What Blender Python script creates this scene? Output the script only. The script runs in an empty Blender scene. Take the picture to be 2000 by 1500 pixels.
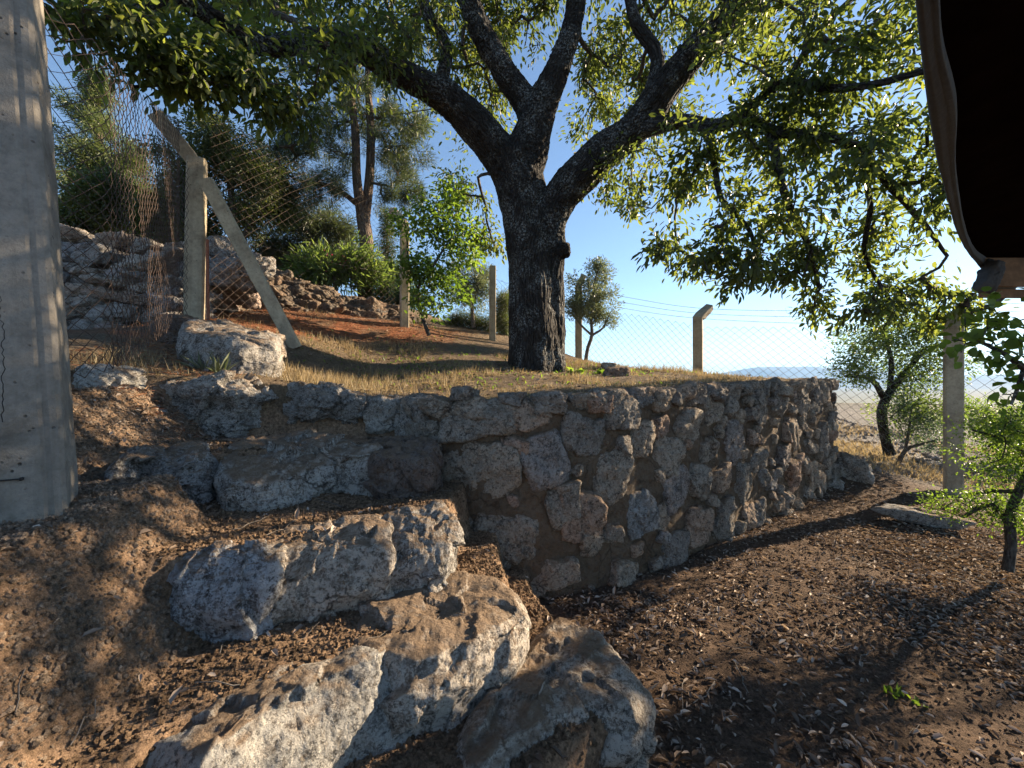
import bpy, bmesh, math, random
import numpy as np
from mathutils import Vector, Matrix

# ------------------------------------------------------------------ camera, light, exposure
S = bpy.context.scene
COL = S.collection
F = 800.0                       # focal length of the picture in photo pixels (2000 wide)
cam = bpy.data.cameras.new('camera'); camo = bpy.data.objects.new('camera', cam); COL.objects.link(camo)
cam.sensor_width = 36.0; cam.lens = F / 2000 * 36.0; cam.clip_end = 40000; cam.clip_start = 0.05
camo.location = (0, 0, 0); camo.rotation_euler = (math.radians(90), 0, 0)
S.camera = camo
SUN_EL, SUN_AZ = math.radians(23), math.radians(64.5)     # azimuth measured from +Y towards +X
w = bpy.data.worlds.new("World"); S.world = w; w.use_nodes = True
nt = w.node_tree; bgn = nt.nodes['Background']
sky = nt.nodes.new('ShaderNodeTexSky'); sky.sky_type = 'NISHITA'; sky.sun_disc = False
sky.sun_elevation = SUN_EL; sky.sun_rotation = SUN_AZ; sky.altitude = 900
sky.air_density = 1.0; sky.dust_density = 0.2; sky.ozone_density = 2.0
hs = nt.nodes.new('ShaderNodeHueSaturation'); hs.inputs['Saturation'].default_value = 1.0
nt.links.new(sky.outputs[0], hs.inputs['Color']); nt.links.new(hs.outputs[0], bgn.inputs[0]); bgn.inputs[1].default_value = 0.057
sl = bpy.data.lights.new('sun', 'SUN'); sl.energy = 5.0; sl.angle = math.radians(0.53); sl.color = (1.0, 0.80, 0.56)
slo = bpy.data.objects.new('sun', sl); COL.objects.link(slo)
sdir = Vector((math.sin(SUN_AZ) * math.cos(SUN_EL), math.cos(SUN_AZ) * math.cos(SUN_EL), math.sin(SUN_EL)))
slo.rotation_euler = sdir.to_track_quat('Z', 'Y').to_euler()
S.view_settings.view_transform = 'Standard'; S.view_settings.look = 'None'
S.view_settings.exposure = 2.0; S.view_settings.gamma = 1.0
S.cycles.max_bounces = 8; S.cycles.diffuse_bounces = 4; S.cycles.transmission_bounces = 4
S.cycles.volume_bounces = 1; S.cycles.use_denoising = True

# ------------------------------------------------------------------ helpers
def at(px, py, Y):
    return np.array([(px - 1000) / F * Y, Y, (750 - py) / F * Y])

def tag(o, label=None, cat=None, group=None, kind=None):
    if label: o['label'] = label
    if cat: o['category'] = cat
    if group: o['group'] = group
    if kind: o['kind'] = kind
    return o

def empty(name, loc, label, cat, group=None):
    o = bpy.data.objects.new(name, None); COL.objects.link(o); o.location = tuple(float(v) for v in loc)
    o.empty_display_size = 0.1
    return tag(o, label, cat, group)

class MB:
    """collects vertex / face arrays and links them as one mesh object"""
    def __init__(s): s.v = []; s.f = {}; s.n = 0; s.a = {}
    def add(s, v, f, **attrs):
        v = np.asarray(v, float).reshape(-1, 3); f = np.asarray(f, int)
        s.f.setdefault(f.shape[1], []).append(f + s.n)
        s.v.append(v)
        for k, val in attrs.items():
            val = np.asarray(val, float)
            if val.ndim == 0: val = np.full(len(v), float(val))
            s.a.setdefault(k, []).append((s.n, val))
        s.n += len(v)
        return s
    def build(s, name, mat, parent=None, smooth=True, origin=None):
        V = np.concatenate(s.v); org = np.zeros(3)
        if parent is not None: org = np.array(parent.matrix_world.translation if parent.parent else parent.location)
        if parent is not None and parent.parent is not None:
            org = np.array(parent.location) + np.array(parent.parent.location)
        if origin is not None and parent is None: org = np.asarray(origin, float)
        V = V - org
        me = bpy.data.meshes.new(name)
        loops = []; starts = []; c = 0
        for k, fl in s.f.items():
            fa = np.concatenate(fl); loops.append(fa.ravel())
            starts.append(c + np.arange(len(fa)) * k); c += fa.size
        loops = np.concatenate(loops); starts = np.concatenate(starts)
        me.vertices.add(len(V)); me.vertices.foreach_set('co', V.ravel().astype(np.float32))
        me.loops.add(len(loops)); me.loops.foreach_set('vertex_index', loops.astype(np.int32))
        me.polygons.add(len(starts)); me.polygons.foreach_set('loop_start', starts.astype(np.int32))
        me.update(calc_edges=True); me.validate()
        me.polygons.foreach_set('use_smooth', np.full(len(me.polygons), smooth))
        for k, lst in s.a.items():
            if lst[0][1].ndim == 2:
                arr = np.zeros((len(V), 3)); 
                for o_, x in lst: arr[o_:o_ + len(x)] = x
                at_ = me.attributes.new(k, 'FLOAT_VECTOR', 'POINT'); at_.data.foreach_set('vector', arr.ravel().astype(np.float32))
            else:
                arr = np.zeros(len(V))
                for o_, x in lst: arr[o_:o_ + len(x)] = x
                at_ = me.attributes.new(k, 'FLOAT', 'POINT'); at_.data.foreach_set('value', arr.astype(np.float32))
        if mat: me.materials.append(mat)
        o = bpy.data.objects.new(name, me); COL.objects.link(o)
        if parent is not None: o.parent = parent
        else: o.location = tuple(float(x) for x in org)
        return o

def _h(i, j, k, seed):
    n = (i.astype(np.int64) * 374761393 + j.astype(np.int64) * 668265263 + k.astype(np.int64) * 2147483647 % 1274126177 + k.astype(np.int64) * 1274126177 + seed * 144665) & 0xFFFFFFFF
    n = ((n ^ (n >> 13)) * 1274126177) & 0xFFFFFFFF
    n = (n ^ (n >> 16)) & 0xFFFFFFFF
    n = (n * 2246822519) & 0xFFFFFFFF
    return ((n ^ (n >> 15)) & 0xFFFFFF) / float(0xFFFFFF) * 2 - 1
def noise(P, scale=1.0, seed=0):
    P = np.asarray(P) * scale; I = np.floor(P).astype(np.int64); f = P - I; u = f * f * f * (f * (f * 6 - 15) + 10)
    r = 0
    for dx in (0, 1):
        for dy in (0, 1):
            for dz in (0, 1):
                wgt = (u[:, 0] if dx else 1 - u[:, 0]) * (u[:, 1] if dy else 1 - u[:, 1]) * (u[:, 2] if dz else 1 - u[:, 2])
                r = r + wgt * _h(I[:, 0] + dx, I[:, 1] + dy, I[:, 2] + dz, seed)
    return r
def fbm(P, scale=1.0, oct=4, seed=0, gain=0.5, ridged=False):
    r = 0; a = 1.0; t = 0
    for o in range(oct):
        n = noise(P, scale * 2.03 ** o, seed + o * 17)
        if ridged: n = 1 - 2 * np.abs(n)
        r = r + a * n; t += a; a *= gain
    return r / t

def tubes(mb, P, R, sides=4, caps=False, **attrs):
    """P (n,m,3) polylines, R (n,m) radii"""
    P = np.asarray(P, float); R = np.asarray(R, float)
    if P.ndim == 2: P = P[None]; R = np.broadcast_to(R, P.shape[1])[None] if R.ndim < 2 else R
    n, m = P.shape[:2]; R = np.broadcast_to(R, (n, m))
    T = np.gradient(P, axis=1); T /= np.linalg.norm(T, axis=2, keepdims=True) + 1e-9
    mean = T.mean(1); ref = np.where(np.abs(mean[:, 2:3]) > 0.8 * np.linalg.norm(mean, axis=1, keepdims=True) + 1e-9, np.array([[0.0, 1.0, 0.13]]), np.array([[0.1, 0.0, 1.0]]))
    ref = np.broadcast_to(ref[:, None, :], P.shape)
    A = np.cross(T, ref); A /= np.linalg.norm(A, axis=2, keepdims=True) + 1e-9
    B = np.cross(T, A)
    ang = np.arange(sides) / sides * 2 * math.pi
    V = P[:, :, None, :] + R[:, :, None, None] * (A[:, :, None, :] * np.cos(ang)[None, None, :, None] + B[:, :, None, :] * np.sin(ang)[None, None, :, None])
    idx = np.arange(n * m * sides).reshape(n, m, sides)
    a = idx[:, :-1, :]; b = np.roll(a, -1, axis=2); d = idx[:, 1:, :]; c = np.roll(d, -1, axis=2)
    f = np.stack([a, d, c, b], -1).reshape(-1, 4)
    mb.add(V.reshape(-1, 3), f, **attrs)
    if caps and n == 1:
        k = mb.n
        mb.add(V[0, -1], np.arange(sides)[None, ::-1], **attrs)
        mb.add(V[0, 0], np.arange(sides)[None], **attrs)

def spline(pts, step):
    """Catmull-Rom resample of rows [x,y,z,r...]"""
    p = np.asarray(pts, float)
    if len(p) < 2: return p
    q = np.vstack([2 * p[0] - p[1], p, 2 * p[-1] - p[-2]])
    out = []
    for i in range(1, len(q) - 2):
        L = np.linalg.norm(q[i + 1, :3] - q[i, :3]); k = max(1, int(round(L / step)))
        for t in np.arange(k) / k:
            out.append(0.5 * (2 * q[i] + (q[i + 1] - q[i - 1]) * t + (2 * q[i - 1] - 5 * q[i] + 4 * q[i + 1] - q[i + 2]) * t * t + (-q[i - 1] + 3 * q[i] - 3 * q[i + 1] + q[i + 2]) * t ** 3))
    out.append(q[-2]); return np.array(out)

def rotm(ax, ay, az):
    return np.array(Matrix.Rotation(az, 3, 'Z') @ Matrix.Rotation(ay, 3, 'Y') @ Matrix.Rotation(ax, 3, 'X'))

_ico = {}
def ico(sub):
    if sub not in _ico:
        bm = bmesh.new(); bmesh.ops.create_icosphere(bm, subdivisions=sub, radius=1.0)
        _ico[sub] = (np.array([v.co[:] for v in bm.verts]), np.array([[v.index for v in f.verts] for f in bm.faces])); bm.free()
    return _ico[sub]

def chips(V, seed, nc, amp):
    r = np.random.RandomState(seed + 4000); C = V[r.randint(0, len(V), nc)]; out = np.zeros(len(V))
    g = r.randn(nc, 3) * amp; h = r.randn(nc) * amp; sz = np.ptp(V, axis=0).mean() / math.sqrt(nc) * .5
    for k in range(0, len(V), 6000):
        W = V[k:k + 6000] + np.stack([noise(V[k:k + 6000], 3 / sz * .5, seed + q) for q in range(3)], -1) * sz * .35
        j = np.argmin(((W[:, None] - C[None]) ** 2).sum(2), 1)
        out[k:k + 6000] = np.clip(((V[k:k + 6000] - C[j]) / sz * g[j]).sum(1), -2 * amp, 2 * amp) + h[j]
    return out

def slab(mb, pts, drop, seed=0, rough=.02, bulge=.02, dome=.01, m=220, slant=0.0, **attrs):
    """rough block from a closed outline of (x,y,z) points of its upper edge, sides going down by drop"""
    p = np.asarray(pts, float); p = np.vstack([p, p[:1]])
    L = np.r_[0, np.cumsum(np.linalg.norm(np.diff(p, axis=0), axis=1))]; s_ = np.arange(m) / m * L[-1]
    q = np.stack([np.interp(s_, L, p[:, k]) for k in range(3)], 1)
    for _ in range(2): q = (np.roll(q, 1, 0) + 2 * q + np.roll(q, -1, 0)) / 4
    c = q.mean(0); t = np.roll(q, -1, 0) - np.roll(q, 1, 0); o = norm(np.c_[t[:, 1], -t[:, 0], t[:, 0] * 0])
    if np.sum(q[:, 0] * np.roll(q[:, 1], -1) - np.roll(q[:, 0], -1) * q[:, 1]) < 0: o = -o
    for _ in range(14): o = norm(np.roll(o, 1, 0) + o + np.roll(o, -1, 0))
    rows = [c + (q - c) * u + np.array([0, 0, dome]) * (1 - u * u) - np.array([0, 0, .012]) * max(0, (u - .93) / .07) ** 2 for u in np.linspace(.02, 1, 34)]
    for v in np.linspace(.03, 1, 40): rows.append(q + o * (bulge * math.sin(min(1, v * 1.6) * math.pi) + .004 + slant * v) - np.array([0, 0, drop * v + .012]))
    V = np.concatenate(rows); N = np.concatenate([np.repeat([[0, 0, 1.0]], m, 0) * 1.0 if k < 31 else (norm(o + [0, 0, .8]) if k < 36 else o) for k in range(len(rows))])
    so = seed * 3.7; g = rough
    d = fbm(V + so, 6, 4, seed) * .9 * g + fbm(V + so, 17, 5, seed + 3, .55, True) * .45 * g + chips(V, seed, 30, 1.0) * .32 * g
    V = V + N * d[:, None] + np.stack([fbm(V + so, 9, 3, seed + 11 + k) for k in range(3)], -1) * g * .35
    n = len(rows); idx = np.arange(n * m).reshape(n, m); a = idx[:-1]; b = np.roll(a, -1, 1); e = idx[1:]; f = np.roll(e, -1, 1)
    mb.add(V, np.stack([a, e, f, b], -1).reshape(-1, 4), **attrs)

def rock(mb, c, size, rot=(0, 0, 0), seed=0, sub=5, rough=0.06, planes=12, flat_top=False, soft=10, boxy=0.15, **attrs):
    rs = np.random.RandomState(seed); D, Fc = ico(sub)
    N = []; dd = []
    for ax in range(3):
        for s_ in (-1, 1):
            n = np.zeros(3); n[ax] = s_; n += rs.randn(3) * boxy; n /= np.linalg.norm(n); N.append(n); dd.append(rs.uniform(0.82, 1.0))
    for _ in range(planes):
        n = rs.randn(3); n /= np.linalg.norm(n); N.append(n); dd.append(rs.uniform(0.92, 1.18))
    N = np.array(N); dd = np.array(dd)
    q = np.clip(D @ N.T, 1e-3, None) / dd
    r = 1.0 / (np.sum(q ** soft, 1) ** (1.0 / soft))
    size = np.asarray(size, float)
    V = D * r[:, None]
    Vw = V * size
    g = size.mean()
    so = seed * 7.31
    n1 = fbm(Vw + so, 1.5 / g, 3, seed)                       # broad
    n2 = fbm(Vw + so, 5.0 / g, 4, seed + 5, 0.6, True)        # ridged
    n3 = fbm(Vw + so, 22.0 / max(g, .12), 3, seed + 9, 0.6)
    # layered ledges
    lay = np.array([math.sin(seed), math.cos(seed * 1.7), 1.5 + math.sin(seed * 2.1)]); lay /= np.linalg.norm(lay)
    led = Vw @ lay / (g * 0.28) + n1 * 1.5; led = (led - np.floor(led)); led = np.where(led < .8, led / .8, (1 - led) / .2) - .5
    nrm = V / np.linalg.norm(V, axis=1, keepdims=True)
    amp = g * rough
    Vw = Vw + nrm * (n1 * 2.0 * amp + n2 * 1.2 * amp + n3 * 0.45 * amp + led * 0.6 * amp)[:, None]
    Vw = Vw + nrm * (chips(Vw, seed, 22 if sub < 6 else 40, 1.0) * amp * .55)[:, None]
    if flat_top:
        top = size[2] * 0.72
        z = Vw[:, 2]; Vw[:, 2] = np.where(z > top, top + (z - top) * 0.3, z)
    Vw = Vw @ rotm(*rot).T + np.asarray(c, float)
    mb.add(Vw, Fc, **attrs)

def boxmesh(mb, c, half, R=None, **attrs):
    v = np.array([[x, y, z] for x in (-1, 1) for y in (-1, 1) for z in (-1, 1)], float) * np.asarray(half)
    if R is not None: v = v @ np.asarray(R).T
    f = [[0, 1, 3, 2], [4, 6, 7, 5], [0, 4, 5, 1], [2, 3, 7, 6], [0, 2, 6, 4], [1, 5, 7, 3]]
    mb.add(v + np.asarray(c, float), f, **attrs)

def norm(v): return v / (np.linalg.norm(v, axis=-1, keepdims=True) + 1e-9)

def add_leaves(mb, base, d, n, L, W, fold=0.25, bend=0.15, broad=0.5, **attrs):
    """folded pointed-oval leaves: 6 verts and two quads each"""
    d = norm(d); s = norm(np.cross(d, n)); n = np.cross(s, d)
    L = np.broadcast_to(L, len(base))[:, None]; W = np.broadcast_to(W, len(base))[:, None]
    b = base; tip = base + d * L - n * L * bend
    m1 = base + d * L * (0.25) ; m2 = base + d * L * 0.62 - n * L * bend * .4
    up = n * W * fold
    l1 = m1 + s * W * broad + up; r1 = m1 - s * W * broad + up
    l2 = m2 + s * W * .5 + up; r2 = m2 - s * W * .5 + up
    V = np.stack([b, l1, l2, tip, r1, r2], 1)
    k = np.arange(len(b))[:, None] * 6
    f = np.concatenate([k + np.array([[0, 3, 2, 1]]), k + np.array([[0, 4, 5, 3]])])
    at_ = {kk: np.repeat(vv, 6) if np.ndim(vv) else vv for kk, vv in attrs.items()}
    mb.add(V.reshape(-1, 3), f, **at_)

def add_needles(mb, base, d, L, W, **attrs):
    d = norm(d); s = norm(np.cross(d, np.random.RandomState(1).randn(len(base), 3)))
    L = np.broadcast_to(L, len(base))[:, None]
    V = np.stack([base - s * W / 2, base + s * W / 2, base + d * L], 1)
    k = np.arange(len(base))[:, None] * 3
    at_ = {kk: np.repeat(vv, 3) if np.ndim(vv) else vv for kk, vv in attrs.items()}
    mb.add(V.reshape(-1, 3), k + np.array([[0, 1, 2]]), **at_)

# ------------------------------------------------------------------ materials
def newmat(name):
    m = bpy.data.materials.new(name); m.use_nodes = True; nt = m.node_tree
    return m, nt, nt.nodes['Principled BSDF'], nt.nodes['Material Output']
class G:
    def __init__(s, nt): s.nt = nt
    def n(s, t, **kw):
        nd = s.nt.nodes.new(t)
        for k, v in kw.items():
            if k.startswith('i_'):
                key = k[2:]; key = int(key) if key.isdigit() else key.replace('_', ' ')
                nd.inputs[key].default_value = v
            else: setattr(nd, k, v)
        return nd
    def l(s, a, b): s.nt.links.new(a, b)
    def noise(s, vec, scale, detail=6, rough=.6, dist=0):
        nd = s.n('ShaderNodeTexNoise'); nd.inputs['Scale'].default_value = scale; nd.inputs['Detail'].default_value = detail
        nd.inputs['Roughness'].default_value = rough; nd.inputs['Distortion'].default_value = dist
        s.l(vec, nd.inputs['Vector']); return nd.outputs['Fac']
    def ramp(s, fac, stops):
        nd = s.n('ShaderNodeValToRGB'); cr = nd.color_ramp
        while len(cr.elements) < len(stops): cr.elements.new(.5)
        for e, (p, c) in zip(cr.elements, stops):
            e.position = p; e.color = (*c, 1) if not np.isscalar(c) else (c, c, c, 1)
        s.l(fac, nd.inputs[0]); return nd.outputs[0]
    def mix(s, fac, a, b, mode='MIX'):
        nd = s.n('ShaderNodeMix', data_type='RGBA', blend_type=mode)
        for sock, v in ((nd.inputs[0], fac), (nd.inputs[6], a), (nd.inputs[7], b)):
            if hasattr(v, 'links') or hasattr(v, 'is_output'): s.l(v, sock)
            elif np.isscalar(v): sock.default_value = v
            else: sock.default_value = (*v, 1)
        return nd.outputs[2]
    def math(s, op, a, b=None):
        nd = s.n('ShaderNodeMath', operation=op)
        for sock, v in ((nd.inputs[0], a), (nd.inputs[1], b)):
            if v is None: continue
            if hasattr(v, 'is_output'): s.l(v, sock)
            else: sock.default_value = v
        return nd.outputs[0]
    def bump(s, h, strength, dist, prev=None):
        nd = s.n('ShaderNodeBump'); nd.inputs['Strength'].default_value = strength; nd.inputs['Distance'].default_value = dist
        s.l(h, nd.inputs['Height'])
        if prev is not None: s.l(prev, nd.inputs['Normal'])
        return nd.outputs[0]
    def attr(s, name, out='Fac'):
        nd = s.n('ShaderNodeAttribute', attribute_name=name); return nd.outputs[out]

def rock_material(name, base, dark, light, stain, lichen=.5, use_rnd=True, speck=1.0, dustw=.4):
    m, nt, P, O = newmat(name); g = G(nt)
    vec = g.n('ShaderNodeTexCoord').outputs['Object']
    big = g.noise(vec, 5, 5, .6, .4); mid = g.noise(vec, 22, 8, .7, .6); fine = g.noise(vec, 110, 6, .75)
    c = g.ramp(big, [(.30, dark), (.47, base), (.62, base), (.75, light)])
    c = g.mix(g.ramp(mid, [(.48, 0.0), (.62, 0.85)]), c, stain)
    # pale crustose lichen patches, broken up
    li = g.ramp(g.math('ADD', g.math('MULTIPLY', g.noise(vec, 11, 9, .8, .3), .5), g.math('MULTIPLY', g.noise(vec, 85, 5, .8), .5)), [(.50 - .05 * lichen, 0.0), (.535 - .03 * lichen, lichen)])
    c = g.mix(li, c, light)
    blk = g.ramp(g.noise(vec, 38, 7, .85), [(.53, 0.0), (.58, .8 * speck)])
    c = g.mix(blk, c, tuple(x * .4 for x in dark))
    if use_rnd:
        r = g.attr('rnd')
        c = g.mix(1.0, c, g.ramp(r, [(0, (.72, .72, .74)), (.35, (1.0, .97, .93)), (.65, (1.2, 1.08, .96)), (.85, (1.12, .86, .74)), (1, (.85, .95, 1.08))]), 'MULTIPLY')
    dv = g.n('ShaderNodeVectorMath', operation='ADD'); wn = g.n('ShaderNodeTexNoise'); wn.inputs['Scale'].default_value = 5; wn.inputs['Detail'].default_value = 5; g.l(vec, wn.inputs['Vector']); g.l(vec, dv.inputs[0])
    ws = g.n('ShaderNodeVectorMath', operation='SCALE'); ws.inputs['Scale'].default_value = .30; g.l(wn.outputs['Color'], ws.inputs[0]); g.l(ws.outputs[0], dv.inputs[1])
    ck = g.n('ShaderNodeTexVoronoi', feature='DISTANCE_TO_EDGE'); ck.inputs['Scale'].default_value = 4.5; g.l(dv.outputs[0], ck.inputs[0])
    cmask = g.ramp(g.noise(vec, 3.5, 3), [(.5, 0.0), (.6, 1.0)])
    crack = g.math('MAXIMUM', g.ramp(ck.outputs['Distance'], [(0.0, 0.0), (.035, 1.0)]), g.math('SUBTRACT', 1.0, cmask))
    c = g.mix(g.math('MULTIPLY', .75, g.math('SUBTRACT', 1.0, crack)), c, tuple(x * .5 for x in dark))
    # soil dust that settled on what faces up
    geo = g.n('ShaderNodeNewGeometry'); sx = g.n('ShaderNodeSeparateXYZ'); g.l(geo.outputs['Normal'], sx.inputs[0])
    dust = g.math('MULTIPLY', g.ramp(sx.outputs[2], [(.5, 0.0), (.9, .92)]), g.ramp(g.noise(vec, 6, 6, .65), [(.5 - .25 * dustw, 0.0), (.62 - .2 * dustw, 1.0)]))
    
    c = g.mix(dust, c, (.24, .165, .105))
    g.l(c, P.inputs['Base Color']); P.inputs['Roughness'].default_value = .9; P.inputs['Specular IOR Level'].default_value = .25
    vor = g.n('ShaderNodeTexVoronoi', feature='DISTANCE_TO_EDGE'); vor.inputs['Scale'].default_value = 14; g.l(vec, vor.inputs[0])
    wv = g.n('ShaderNodeTexNoise'); wv.inputs['Scale'].default_value = 6; g.l(vec, wv.inputs['Vector'])
    b = g.bump(mid, 1.0, .05); b = g.bump(crack, .8, .012, b); b = g.bump(fine, 1.0, .016, b)
    b = g.bump(g.ramp(g.noise(vec, 60, 3, .5), [(.35, 0.0), (.5, 1.0)]), .5, .006, b)
    g.l(b, P.inputs['Normal']); return m

def soil_material(name, attr_col='col'):
    m, nt, P, O = newmat(name); g = G(nt)
    vec = g.n('ShaderNodeTexCoord').outputs['Object']
    a = g.n('ShaderNodeAttribute', attribute_name=attr_col).outputs['Vector']
    f1 = g.noise(vec, 9, 8, .7); f2 = g.noise(vec, 55, 6, .75); f3 = g.noise(vec, 190, 4, .7)
    c = g.mix(1.0, a, g.ramp(f1, [(.3, .62), (.5, 1.0), (.7, 1.35)]), 'MULTIPLY')
    c = g.mix(1.0, c, g.ramp(f2, [(.35, .45), (.5, 1.0), (.66, 1.6)]), 'MULTIPLY')
    g.l(c, P.inputs['Base Color']); P.inputs['Roughness'].default_value = .95; P.inputs['Specular IOR Level'].default_value = .15
    gv = g.n('ShaderNodeTexVoronoi'); gv.inputs['Scale'].default_value = 95; g.l(vec, gv.inputs[0])
    b = g.bump(f1, .7, .04); b = g.bump(gv.outputs['Distance'], .9, .012, b); b = g.bump(f2, 1.0, .03, b); b = g.bump(f3, .9, .006, b)
    g.l(b, P.inputs['Normal']); return m

def leaf_material(name, c0, c1, c2, trans=.45, tcol=None, rough=.45, spec=.4):
    m, nt, P, O = newmat(name); g = G(nt)
    r = g.attr('rnd')
    c = g.ramp(r, [(0, c0), (.5, c1), (1, c2)])
    g.l(c, P.inputs['Base Color']); P.inputs['Roughness'].default_value = rough; P.inputs['Specular IOR Level'].default_value = spec
    t = g.n('ShaderNodeBsdfTranslucent')
    tc = g.mix(1.0, c, tcol or (2.6, 2.5, 1.0), 'MULTIPLY'); g.l(tc, t.inputs[0])
    mx = g.n('ShaderNodeMixShader'); mx.inputs[0].default_value = trans
    g.l(P.outputs[0], mx.inputs[1]); g.l(t.outputs[0], mx.inputs[2]); g.l(mx.outputs[0], O.inputs[0]); return m

def bark_material(name, c0, c1, lich, scale=26, depth=.03, lichen=.5):
    m, nt, P, O = newmat(name); g = G(nt)
    vec = g.n('ShaderNodeAttribute', attribute_name='bk').outputs['Vector']
    ob = g.n('ShaderNodeTexCoord').outputs['Object']
    nz = g.n('ShaderNodeTexNoise'); nz.inputs['Scale'].default_value = 12; nz.inputs['Detail'].default_value = 4; g.l(vec, nz.inputs['Vector'])
    off = g.n('ShaderNodeVectorMath', operation='SCALE'); g.l(nz.outputs['Color'], off.inputs[0]); off.inputs['Scale'].default_value = .05
    vv = g.n('ShaderNodeVectorMath', operation='ADD'); g.l(vec, vv.inputs[0]); g.l(off.outputs[0], vv.inputs[1])
    vo = g.n('ShaderNodeTexVoronoi', feature='DISTANCE_TO_EDGE'); vo.inputs['Scale'].default_value = scale; g.l(vv.outputs[0], vo.inputs['Vector'])
    ridge = g.ramp(vo.outputs['Distance'], [(0, 0.0), (.22, .75), (.5, 1.0)])
    fine = g.noise(vec, 90, 6, .7)
    c = g.mix(ridge, tuple(x * .35 for x in c0), c0); c = g.mix(g.ramp(fine, [(.4, 0.0), (.65, 1.0)]), c, c1)
    lm = g.math('MULTIPLY', g.ramp(g.noise(ob, 3.0, 4, .6), [(.46, 0.0), (.58, 1.0)]), g.ramp(g.noise(ob, 45, 5, .7), [(.50, 0.0), (.56, lichen)]))
    c = g.mix(lm, c, lich)
    g.l(c, P.inputs['Base Color']); P.inputs['Roughness'].default_value = .9; P.inputs['Specular IOR Level'].default_value = .2
    b = g.bump(ridge, 1.0, depth); b = g.bump(fine, .8, .008, b); g.l(b, P.inputs['Normal']); return m

def concrete_material(name, base=(.25, .225, .19), dark=(.125, .11, .09)):
    m, nt, P, O = newmat(name); g = G(nt)
    vec = g.n('ShaderNodeTexCoord').outputs['Object']
    a = g.noise(vec, 4, 7, .65, .3); b = g.noise(vec, 40, 8, .7); f = g.noise(vec, 160, 5, .7)
    c = g.ramp(a, [(.3, dark), (.5, base), (.7, tuple(min(1, x * 1.2) for x in base))])
    c = g.mix(1.0, c, g.ramp(b, [(.35, .75), (.55, 1.0), (.7, 1.1)]), 'MULTIPLY')
    pit = g.n('ShaderNodeTexVoronoi'); pit.inputs['Scale'].default_value = 38; g.l(vec, pit.inputs[0])
    pm = g.math('MULTIPLY', g.ramp(pit.outputs['Distance'], [(.10, 1.0), (.2, 0.0)]), g.ramp(g.noise(vec, 14, 3), [(.52, 0.0), (.6, 1.0)]))
    c = g.mix(pm, c, tuple(x * .35 for x in dark))
    mp = g.n('ShaderNodeMapping'); mp.inputs['Scale'].default_value = (18, 18, .8); g.l(vec, mp.inputs[0])
    st = g.noise(mp.outputs[0], 1, 5, .6)
    c = g.mix(g.ramp(st, [(.5, 0.0), (.75, .5)]), c, dark)
    g.l(c, P.inputs['Base Color']); P.inputs['Roughness'].default_value = .88; P.inputs['Specular IOR Level'].default_value = .3
    n = g.bump(b, .5, .006); n = g.bump(f, .6, .003, n)
    n = g.bump(g.math('SUBTRACT', 1.0, pm), .8, .006, n); g.l(n, P.inputs['Normal']); return m

def simple(name, col, rough=.7, metal=0, var=.3, scale=30, bump=.3, bd=.003):
    m, nt, P, O = newmat(name); g = G(nt)
    vec = g.n('ShaderNodeTexCoord').outputs['Object']; a = g.noise(vec, scale, 6, .65)
    c = g.ramp(a, [(.3, tuple(x * (1 - var) for x in col)), (.55, col), (.75, tuple(min(1, x * (1 + var)) for x in col))])
    g.l(c, P.inputs['Base Color']); P.inputs['Roughness'].default_value = rough; P.inputs['Metallic'].default_value = metal
    g.l(g.bump(a, bump, bd), P.inputs['Normal']); return m

M = {}
M['rock'] = rock_material('grey_rock', (.25, .235, .215), (.065, .058, .05), (.56, .54, .50), (.17, .12, .08), .85)
M['step'] = rock_material('step_rock', (.27, .25, .225), (.07, .06, .052), (.60, .58, .54), (.19, .13, .085), .9, True, 1.0, 1.0)
M['rock_pale'] = rock_material('pale_rock', (.34, .335, .32), (.11, .105, .10), (.58, .57, .54), (.22, .18, .13), .8)
M['rock_warm'] = rock_material('warm_rock', (.22, .17, .14), (.08, .06, .05), (.40, .37, .33), (.20, .11, .06), .35)
M['wallstone'] = rock_material('wall_stone', (.28, .245, .205), (.09, .075, .06), (.54, .50, .44), (.24, .155, .095), .6)
M['mortar'] = rock_material('mortar', (.19, .14, .095), (.09, .065, .042), (.25, .20, .16), (.17, .10, .055), .1, False, .5)
M['drystone'] = rock_material('dry_wall_stone', (.38, .365, .34), (.10, .09, .08), (.66, .63, .60), (.24, .17, .11), .7)
M['rubble'] = rock_material('rubble_stone', (.17, .145, .12), (.05, .042, .035), (.36, .32, .27), (.15, .09, .05), .4)
M['soil'] = soil_material('soil')
M['clod'] = soil_material('clods')
M['oakleaf'] = leaf_material('oak_leaf', (.032, .042, .020), (.058, .074, .028), (.11, .12, .042), .52, (2.8, 2.9, 1.15), .5, .35)
M['brightleaf'] = leaf_material('bright_leaf', (.05, .085, .02), (.085, .135, .028), (.14, .19, .04), .45, (2.3, 2.4, 1.0))
M['oliveleaf'] = leaf_material('olive_leaf', (.09, .11, .07), (.13, .15, .10), (.20, .21, .14), .35, (1.6, 1.7, 1.0))
M['darkleaf'] = leaf_material('dark_leaf', (.03, .045, .022), (.05, .07, .03), (.09, .10, .045), .35)
M['lightleaf'] = leaf_material('light_leaf', (.05, .08, .03), (.08, .12, .04), (.13, .17, .06), .45, (2.4, 2.4, 1.2))
M['needle'] = leaf_material('pine_needle', (.035, .05, .03), (.06, .08, .045), (.10, .12, .055), .35, (1.7, 1.7, 1.0))
M['cedar'] = leaf_material('cedar_needle', (.04, .065, .025), (.08, .11, .04), (.14, .16, .06), .35, (1.7, 1.7, .9))
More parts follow.
